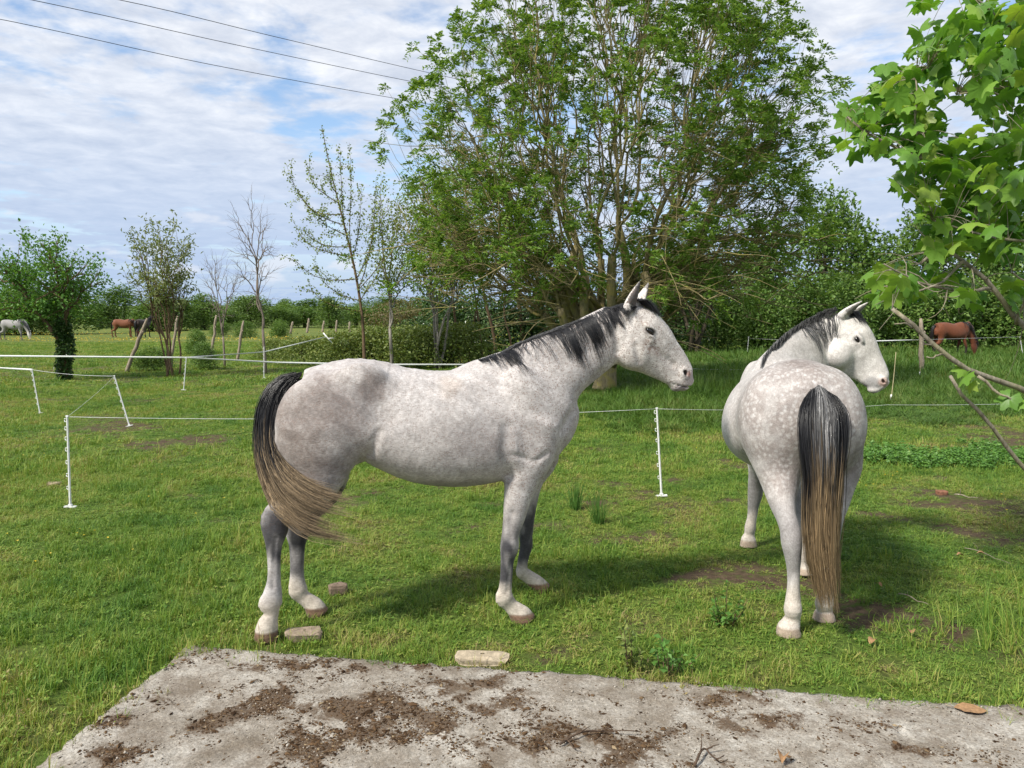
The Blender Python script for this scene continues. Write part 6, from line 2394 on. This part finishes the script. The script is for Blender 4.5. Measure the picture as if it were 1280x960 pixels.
def sycamore():
    r = rng(400)
    mat = m_syc()
    Mb = m_bark('sycamore_bark', (.13, .11, .075), (.36, .32, .25), 40, (.30, .27, .16))
    protos = [syc_leaf_mesh(r, mat) for _ in range(8)]
    base = np.array([3.95, 4.9, 0.0])
    base[2] = zg1(base)
    o = thing('sycamore_tree', 'sycamore with large bright leaves and bare lower boughs at the right edge', 'tree', base, 0)
    W = lambda px, py, Y: AT(px, py, Y) - base
    tb = Tubes()
    tb.add(curve_pts([[0, 0, -.2], [0, 0, .6], W(1420, 380, 4.9), W(1440, 200, 4.9), W(1450, -60, 4.9), W(1440, -420, 4.9)], 14), np.linspace(.11, .05, 14), 9)
    B, BO = [], []

    def limb(pts, r0, r1, n=12, sides=7):
        P = curve_pts([W(*p) for p in pts], n)
        P[1:-1] += r.normal(size=(n - 2, 3)) * .006
        lt = Tubes()
        lt.add(P, np.linspace(r0, r1, n), sides)
        BO.append(link('branch', lt.mesh('sycamore_branch', Mb), o))
        B.append(P)
        return P
    # two bare boughs low down
    limb([(1440, 560, 4.85), (1330, 505, 4.5), (1280, 488, 4.35), (1222, 467, 4.25), (1175, 440, 4.2), (1140, 408, 4.2), (1115, 386, 4.2)], .024, .011, 18)
    limb([(1440, 640, 4.85), (1330, 625, 4.5), (1280, 583, 4.35), (1240, 535, 4.3), (1205, 497, 4.25), (1188, 470, 4.22)], .018, .009, 16)
    limb([(1222, 470, 4.24), (1245, 488, 4.2), (1290, 515, 4.2)], .009, .004, 8)
    limb([(1140, 410, 4.2), (1130, 404, 4.15), (1118, 405, 4.12)], .006, .003, 6)
    limb([(1178, 442, 4.2), (1166, 447, 4.17), (1158, 446, 4.15)], .006, .003, 6)
    limb([(1165, 432, 4.2), (1152, 426, 4.17)], .005, .003, 5)
    # leafy limbs
    limb([(1420, 470, 4.9), (1330, 440, 4.7), (1275, 405, 4.6), (1240, 360, 4.55), (1205, 325, 4.5), (1175, 312, 4.5), (1150, 330, 4.45)], .028, .008, 16)
    limb([(1240, 360, 4.55), (1200, 365, 4.45), (1150, 352, 4.4), (1105, 330, 4.3)], .012, .004, 10)
    limb([(1205, 325, 4.5), (1180, 350, 4.4), (1130, 370, 4.3)], .009, .004, 8)
    limb([(1430, 330, 4.9), (1330, 270, 4.75), (1260, 235, 4.65), (1190, 215, 4.6), (1150, 195, 4.55), (1080, 165, 4.5), (1058, 145, 4.5)], .026, .006, 16)
    limb([(1150, 195, 4.55), (1146, 150, 4.5), (1145, 100, 4.5)], .008, .004, 8)
    limb([(1430, 200, 4.9), (1330, 150, 4.7), (1270, 112, 4.65), (1200, 115, 4.6), (1160, 85, 4.55)], .022, .005, 14)
    limb([(1270, 112, 4.65), (1240, 115, 4.5), (1195, 118, 4.45)], .008, .004, 8)
    limb([(1430, 100, 4.9), (1330, 60, 4.7), (1255, 30, 4.6), (1222, 0, 4.6), (1190, -12, 4.55)], .02, .005, 14)
    limb([(1330, 270, 4.75), (1290, 300, 4.5), (1220, 290, 4.4), (1165, 275, 4.35)], .012, .004, 10)
    limb([(1270, 405, 4.6), (1285, 360, 4.4), (1265, 340, 4.3)], .01, .004, 8)
    # grey dead twigs among them
    tb2 = Tubes()
    for _ in range(26):
        q = B[6][r.integers(4, 15)] if r.uniform() < .5 else B[7][r.integers(1, 9)]
        d = unit(np.array([-.6 + r.normal() * .6, r.normal() * .5, r.normal() * .6]))
        L = r.uniform(.10, .4)
        s = np.linspace(0, 1, 5)[:, None]
        tb2.add(q + d * L * s + r.normal(size=3) * .03 * np.sin(s * 3.1), np.linspace(.004, .0012, 5), 4, cap=False)
    link('trunk', tb.mesh('sycamore_trunk', Mb), o)
    link('dead_twigs', tb2.mesh('dead_twigs', Mb), o)['kind'] = 'stuff'
    # leaves, in the clumps the photograph shows: (x, y, rx, ry, count)
    cl = [(1065, 140, 20, 16, 7), (1090, 165, 26, 24, 13), (1125, 135, 26, 22, 12), (1105, 112, 16, 22, 7), (1120, 95, 22, 14, 5), (1150, 160, 20, 24, 9), (1150, 195, 30, 16, 8), (1170, 80, 30, 28, 12), (1185, 50, 26, 24, 9), (1160, 45, 16, 14, 4), (1215, 20, 24, 20, 9), (1235, 65, 30, 26, 14), (1262, 105, 26, 26, 11),
          (1220, 100, 24, 22, 8), (1265, 30, 24, 30, 10), (1235, 125, 18, 14, 5), (1265, 165, 26, 24, 9), (1210, 190, 34, 22, 12), (1250, 205, 34, 24, 12), (1180, 215, 34, 20, 11), (1150, 230, 26, 18, 7), (1215, 235, 34, 20, 11), (1265, 250, 26, 30, 11), (1235, 270, 34, 22, 10), (1190, 258, 30, 18, 8), (1160, 270, 26, 16, 6), (1215, 300, 34, 14, 7), (1255, 305, 26, 16, 6),
          (1120, 355, 24, 12, 10), (1106, 368, 14, 8, 3), (1165, 352, 30, 10, 6), (1205, 362, 12, 10, 3), (1195, 300, 26, 12, 4), (1270, 360, 16, 16, 4), (1118, 340, 20, 10, 3), (1160, 310, 20, 14, 3), (1150, 5, 10, 6, 2)]
    pet = Tubes()
    allB = np.concatenate(B)
    own = np.concatenate([np.full(len(b_), i) for i, b_ in enumerate(B)])
    n = 0
    for cx, cy, rx, ry, k in cl:
        for _ in range(k):
            if n >= 298:
                break
            px, py = cx + r.normal() * rx * .62, cy + r.normal() * ry * .62
            q = W(px, py, np.clip(4.45 + r.normal() * .22, 3.9, 5.2))
            d2 = ((allB - q) ** 2).sum(1)
            nb = allB[np.argmin(d2)]
            lf = link('leaf', protos[r.integers(0, 8)], BO[own[np.argmin(d2)]])
            sz = r.uniform(.108, .165)
            lf.location = tuple(q)
            lf.scale = (sz, sz * r.uniform(.85, 1.1), sz)
            yaw = r.uniform(0, 6.28)
            lf.rotation_euler = (r.normal() * .38, .62 + r.normal() * .38, yaw)
            out = np.array([math.cos(yaw), math.sin(yaw), -.2])
            st = q - out * .05
            if np.sqrt(d2.min()) < .5:
                s = np.linspace(0, 1, 5)[:, None]
                P = nb + (q - nb) * s + np.array([0, 0, .03]) * np.sin(s * 3.1)
                pet.add(P, np.linspace(.0026, .0012, 5), 3, cap=False)
            n += 1
    # the smaller leaves further back, past the three hundred that show largest
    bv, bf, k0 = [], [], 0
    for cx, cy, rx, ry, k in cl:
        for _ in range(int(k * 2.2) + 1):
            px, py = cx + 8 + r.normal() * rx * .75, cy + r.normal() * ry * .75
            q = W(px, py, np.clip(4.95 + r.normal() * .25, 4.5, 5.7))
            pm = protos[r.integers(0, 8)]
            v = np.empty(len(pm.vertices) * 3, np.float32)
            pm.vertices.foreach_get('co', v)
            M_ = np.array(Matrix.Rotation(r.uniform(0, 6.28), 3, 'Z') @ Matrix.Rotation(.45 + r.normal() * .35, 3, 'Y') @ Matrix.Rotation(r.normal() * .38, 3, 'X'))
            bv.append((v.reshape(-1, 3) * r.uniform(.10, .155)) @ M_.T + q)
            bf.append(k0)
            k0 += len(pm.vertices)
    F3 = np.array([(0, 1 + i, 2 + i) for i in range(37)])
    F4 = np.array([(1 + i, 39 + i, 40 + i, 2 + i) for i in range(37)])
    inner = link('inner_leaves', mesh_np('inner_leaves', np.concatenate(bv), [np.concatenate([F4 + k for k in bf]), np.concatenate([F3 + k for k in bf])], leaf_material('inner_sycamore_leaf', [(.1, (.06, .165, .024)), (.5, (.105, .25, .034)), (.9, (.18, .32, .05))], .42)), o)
    inner['kind'] = 'stuff'
    # the yellowing leaves on the bare boughs
    for px, py, Y, sz, tilt in [(1207, 470, 4.2, .13, .9), (1204, 462, 4.22, .10, .6), (1213, 480, 4.2, .09, 1.2), (1262, 497, 4.2, .14, .9), (1276, 502, 4.2, .13, .7)][:2 + 3]:
        if n >= 300:
            pass
        q = W(px, py, Y)
        lf = link('leaf', protos[r.integers(0, 8)], BO[own[np.argmin(((allB - q) ** 2).sum(1))]])
        lf.location = tuple(q)
        lf.scale = (sz,) * 3
        lf.rotation_euler = (r.normal() * .3, tilt, r.uniform(2.5, 4.2))
        lf['label'] = 'yellowing leaf on a bare bough'
    link('leaf_stalks', pet.mesh('leaf_stalks', Mb), o)['kind'] = 'stuff'
    return o


sycamore()


# ================================================================== stones, weeds, litter
def stone(label, px, py, size, seed, col, rot=0.0):
    p = ON(px, py)
    r = rng(seed)
    nu, nv = 18, 12
    th, ph = np.meshgrid(np.linspace(0, 2 * math.pi, nu, endpoint=False), np.linspace(0.002, math.pi - .002, nv), indexing='ij')
    Dv = np.stack([np.sin(ph) * np.cos(th), np.sin(ph) * np.sin(th), np.cos(ph)], -1).reshape(-1, 3)
    pw = .42
    Dn = np.sign(Dv) * np.abs(Dv) ** pw
    V = Dn * (1 + .10 * pnoise(Dv, 3, seed)[:, None] + .04 * pnoise(Dv, 9, seed + 1)[:, None]) * np.asarray(size) / 2
    for _ in range(3):                      # broken faces
        nrm = unit(r.normal(size=3))
        d = V @ nrm
        lim = np.percentile(d, r.uniform(86, 95))
        V = V - nrm * np.maximum(d - lim, 0)[:, None]
    i, j = np.meshgrid(np.arange(nu), np.arange(nv - 1), indexing='ij')
    i2 = (i + 1) % nu
    Q = np.stack([i * nv + j, i * nv + j + 1, i2 * nv + j + 1, i2 * nv + j], -1).reshape(-1, 4)
    m, g, out = mat_new('stone_%d' % seed)
    tc = g.node('ShaderNodeTexCoord').outputs['Object']
    n = g.noise(tc, 28, 6, .7)
    c = g.ramp(n, [(.3, tuple(np.array(col) * .55)), (.55, col), (.75, tuple(np.array(col) * 1.35))])
    principled(g, out, c, .92, .15, bump(g, n, .7, .01))
    me = mesh_np('stone', V, Q, m, smooth=False)
    ob = link('stone', me, None, (p[0], p[1], p[2] + size[2] * .30), rot)
    tag(ob, label, 'stone')


stone('brownish stone lying in the grass right of the pale horse\'s hind feet', 422, 742, (.115, .09, .085), 501, (.21, .155, .115), .3)
stone('flat stone under the pale horse\'s hind hooves', 381, 799, (.19, .13, .065), 502, (.30, .235, .175), .25)
stone('long flat pale stone at the slab\'s back edge', 603, 827, (.28, .11, .05), 506, (.42, .35, .25), -.05)
stone('small reddish stone in the grass at the right', 1177, 618, (.10, .08, .05), 504, (.24, .115, .07))
stone('flat pale stone half sunk in the grass near the left stake', 66, 606, (.14, .12, .03), 505, (.30, .24, .16))


def weed(name, label, px, py, kind, seed):
    p = ON(px, py)
    r = rng(seed)
    o = thing(name, label, 'plant', p, r.uniform(0, 6))
    if kind == 'rush':
        tb = Tubes()
        for _ in range(60):
            a = r.uniform(0, 6.28)
            L = r.uniform(.12, .34)
            ln = abs(r.normal()) * .28
            st = np.array([math.cos(a), math.sin(a), 0]) * r.uniform(0, .05)
            e = st + np.array([math.cos(a) * math.sin(ln), math.sin(a) * math.sin(ln), math.cos(ln)]) * L
            tb.add(np.array([st, (st + e) / 2 + np.array([0, 0, .02]), e]), [.0026, .002, .0006], 4, cap=False)
        link('stems', tb.mesh('rush_stems', M_HAWLEAF), o)
    else:
        tb, lv = Tubes(), Leaves()
        for _ in range(9):
            a = r.uniform(0, 6.28)
            L = r.uniform(.08, .24)
            ln = abs(r.normal()) * .4
            st = np.array([math.cos(a), math.sin(a), 0]) * r.uniform(0, .07)
            e = st + np.array([math.cos(a) * math.sin(ln), math.sin(a) * math.sin(ln), math.cos(ln)]) * L
            tb.add(np.array([st, (st + e) / 2, e]), [.003, .0025, .0012], 4, cap=False)
            k = 14
            q = st + (e - st) * r.uniform(.1, 1, (k, 1))
            lv.add(q, r.normal(size=(k, 3)) + np.array([0, 0, .3]), r.uniform(.02, .045, k), .3, None, r)
        link('stems', tb.mesh('weed_stems', M_BROWNBARK), o)
        link('leaves', lv.mesh('weed_leaves', M_BRAMB if kind == 'red' else M_HAWLEAF), o)


weed('rush_tuft', 'dark rush tuft in the grass left of the middle stake', 748, 655, 'rush', 520)
weed('rush_tuft', 'paler rush tuft further back beside the dark one', 719, 637, 'rush', 521)
weed('dock_plant', 'reddish stalky weed at the slab\'s edge between the horses', 792, 832, 'red', 522)
weed('dock_plant', 'low weed at the slab\'s edge right of the reddish one', 838, 842, 'green', 523)
weed('dock_plant', 'leafy weed in the grass below the turned horse\'s front hoof', 905, 780, 'green', 524)


def nettle_patch():
    r = rng(540)
    lv = Leaves()
    for _ in range(1700):
        px, py = r.uniform(1080, 1300), 574 + r.normal() * 11
        if pnoise(np.array([[px * .9, py * 3.2]]), .045, 541)[0] + pnoise(np.array([[px, py * 3]]), .12, 542)[0] * .5 < ((py - 574) / 15) ** 2 - .75 + .5 * (px < 1110):
            continue
        p = ON(px, py)
        hh = r.uniform(.02, .12)
        for l in range(3):
            k = 4
            lv.add(p + np.array([0, 0, hh * (l + 1) / 3]) + r.normal(size=(k, 3)) * .012, np.column_stack([r.normal(size=(k, 2)), np.full(k, -.1)]), r.uniform(.022, .05, k), .36, None, r)
    tag(link('nettle_patch', lv.mesh('nettle_patch', M_HAWLEAF)), 'patch of dark green nettles in the grass on the right', 'ground cover', kind='stuff')


nettle_patch()


def flowers():
    """buttercups: a yellow haze of them far off, a few nearby"""
    m, g, out = mat_new('buttercup')
    principled(g, out, (.62, .44, .02, 1), .4, .4)
    r = rng(550)
    P, S = [], []
    k = 9000
    y = r.uniform(44, 88, k)
    x = r.uniform(-.75, .02, k) * y
    den = pnoise(np.stack([x * .25, y], 1), .35, 551)
    kp = den > r.uniform(-.3, 1.0, k)
    P.append(np.column_stack([x, y, zg(x, y) + r.uniform(.12, .28, k)])[kp])
    S.append(np.full(kp.sum(), .055))
    for cx, cy, n, sd in [(1105, 605, 9, 14), (90, 555, 14, 60), (120, 690, 10, 50), (1060, 600, 7, 20), (300, 560, 8, 60), (60, 520, 10, 40), (200, 620, 6, 60), (1230, 650, 5, 30), (850, 560, 6, 60)]:
        for _ in range(n):
            q = ON(cx + r.normal() * sd, min(max(cy + r.normal() * sd * .35, 500), 760))
            if in_slab(q[0], q[1])[0]:
                continue
            P.append(np.array([[q[0], q[1], q[2] + r.uniform(.03, .07)]]))
            S.append(np.array([.011]))
    P, S = np.concatenate(P), np.concatenate(S)
    lv = Leaves()
    for a in range(3):
        an = a * 2.1
        d = np.column_stack([np.full(len(P), math.cos(an)), np.full(len(P), math.sin(an)), np.full(len(P), .45)])
        lv.add(P, d, S, .45, None, r)
    tag(link('buttercups', lv.mesh('buttercups', m)), 'yellow buttercups scattered in the field', 'flowers', kind='stuff')


flowers()


def litter():
    """twigs, dead leaves and chips"""
    r = rng(560)
    Md = m_plain('dead_leaf', (.34, .20, .10), .8, .2, .2, 60)
    Mt = m_plain('dry_twig', (.30, .25, .19), .85, .2, .2, 60)
    Mk = m_plain('dark_twig', (.09, .06, .04), .85, .2, .2, 60)
    zt = lambda p: p[2]

    def twig(label, pts, rad, mat, slab=True, fork=0):
        Q = [G(px, py, SLAB_Z + .012) if slab else ON(px, py) + np.array([0, 0, .03]) for px, py in pts]
        o = thing('dry_twig', label, 'twig', tuple(Q[0]), 0)
        P = curve_pts([q - Q[0] for q in Q], 12)
        P[:, 2] += .012 * np.abs(np.sin(np.linspace(0, 5, 12)))
        tb = Tubes()
        tb.add(P, np.linspace(rad, rad * .4, 12), 6)
        link('stem', tb.mesh('twig_stem', mat), o)
        for k in range(fork):
            tb = Tubes()
            i = 3 + k * 3
            d = unit(np.array([r.normal(), r.normal(), .6]))
            tb.add(np.array([P[i], P[i] + d * .03, P[i] + d * .06 + r.normal(size=3) * .01]), [rad * .6, rad * .45, rad * .2], 5)
            link('side_twig', tb.mesh('side_twig', mat), o)
    twig('long dark twig across the dung on the slab', [(700, 930), (730, 918), (765, 915), (800, 918)], .0045, Mk, True, 2)
    twig('bent dark twig near the bottom edge of the slab', [(868, 957), (882, 938), (896, 952), (905, 948)], .0055, Mk, True, 2)
    twig('straight dark twig in the middle of the slab', [(705, 925), (718, 936), (726, 940)], .004, Mk, True, 1)
    twig('pale dry twig in the grass right of the turned horse', [(1123, 748), (1140, 755), (1160, 764)], .004, Mt, False, 1)
    twig('pale dry grass stalk at the right edge', [(1205, 690), (1235, 700), (1262, 712)], .003, Mt, False, 1)
    twig('short pale stick beside the reddish stone', [(1193, 622), (1206, 625), (1222, 628)], .007, Mt, False, 1)

    def dead_leaf(label, px, py, s, slab, yaw, flat=.1):
        q = G(px, py, SLAB_Z + .012) if slab else ON(px, py) + np.array([0, 0, .035])
        k = 9
        t = np.linspace(0, 1, k)
        w = np.sin(t * math.pi) ** .7 * .34
        V, rows = [], []
        for a, b in zip(t, w):
            for f in (-1, -.5, 0, .5, 1):
                V.append((a - .5, b * f, flat * 2.2 * abs(f) * b + .10 * math.sin(a * 4) * flat * 4 + r.normal() * .01))
        V = np.array(V) * s
        i, j = np.meshgrid(np.arange(k - 1), np.arange(4), indexing='ij')
        Q = np.stack([i * 5 + j, i * 5 + j + 1, (i + 1) * 5 + j + 1, (i + 1) * 5 + j], -1).reshape(-1, 4)
        o = thing('dead_leaf', label, 'leaf', tuple(q), yaw)
        link('blade', mesh_np('dead_leaf', V, Q, Md), o)
        tb = Tubes()
        tb.add(np.array([(-.5 * s, 0, 0), (-.75 * s, .05 * s, .05 * s)]), s * .022, 4)
        link('stalk', tb.mesh('dead_leaf_stalk', Mt), o)
    dead_leaf('curled orange-brown leaf at the bottom edge of the slab', 979, 949, .065, True, 1.1, .5)
    dead_leaf('flat brown leaf on the slab near the right edge', 1213, 886, .13, True, -.2, .03)
    for i, (px, py, lab) in enumerate([(1200, 700, 'brown dead leaf in the grass at the right, upper one'), (1138, 798, 'brown dead leaf in the grass below the turned horse\'s tail'), (1225, 698, 'dark dead leaf in the grass at the right, beside the upper one'), (1090, 810, 'small dead leaf in the grass, nearest the slab on the right'), (1098, 738, 'pale dead leaf right of the turned horse\'s hind hoof')]):
        dead_leaf(lab, px, py, .05 + .01 * (i % 2), False, i * 1.3, .3)


litter()
print('things', time.time() - T0)
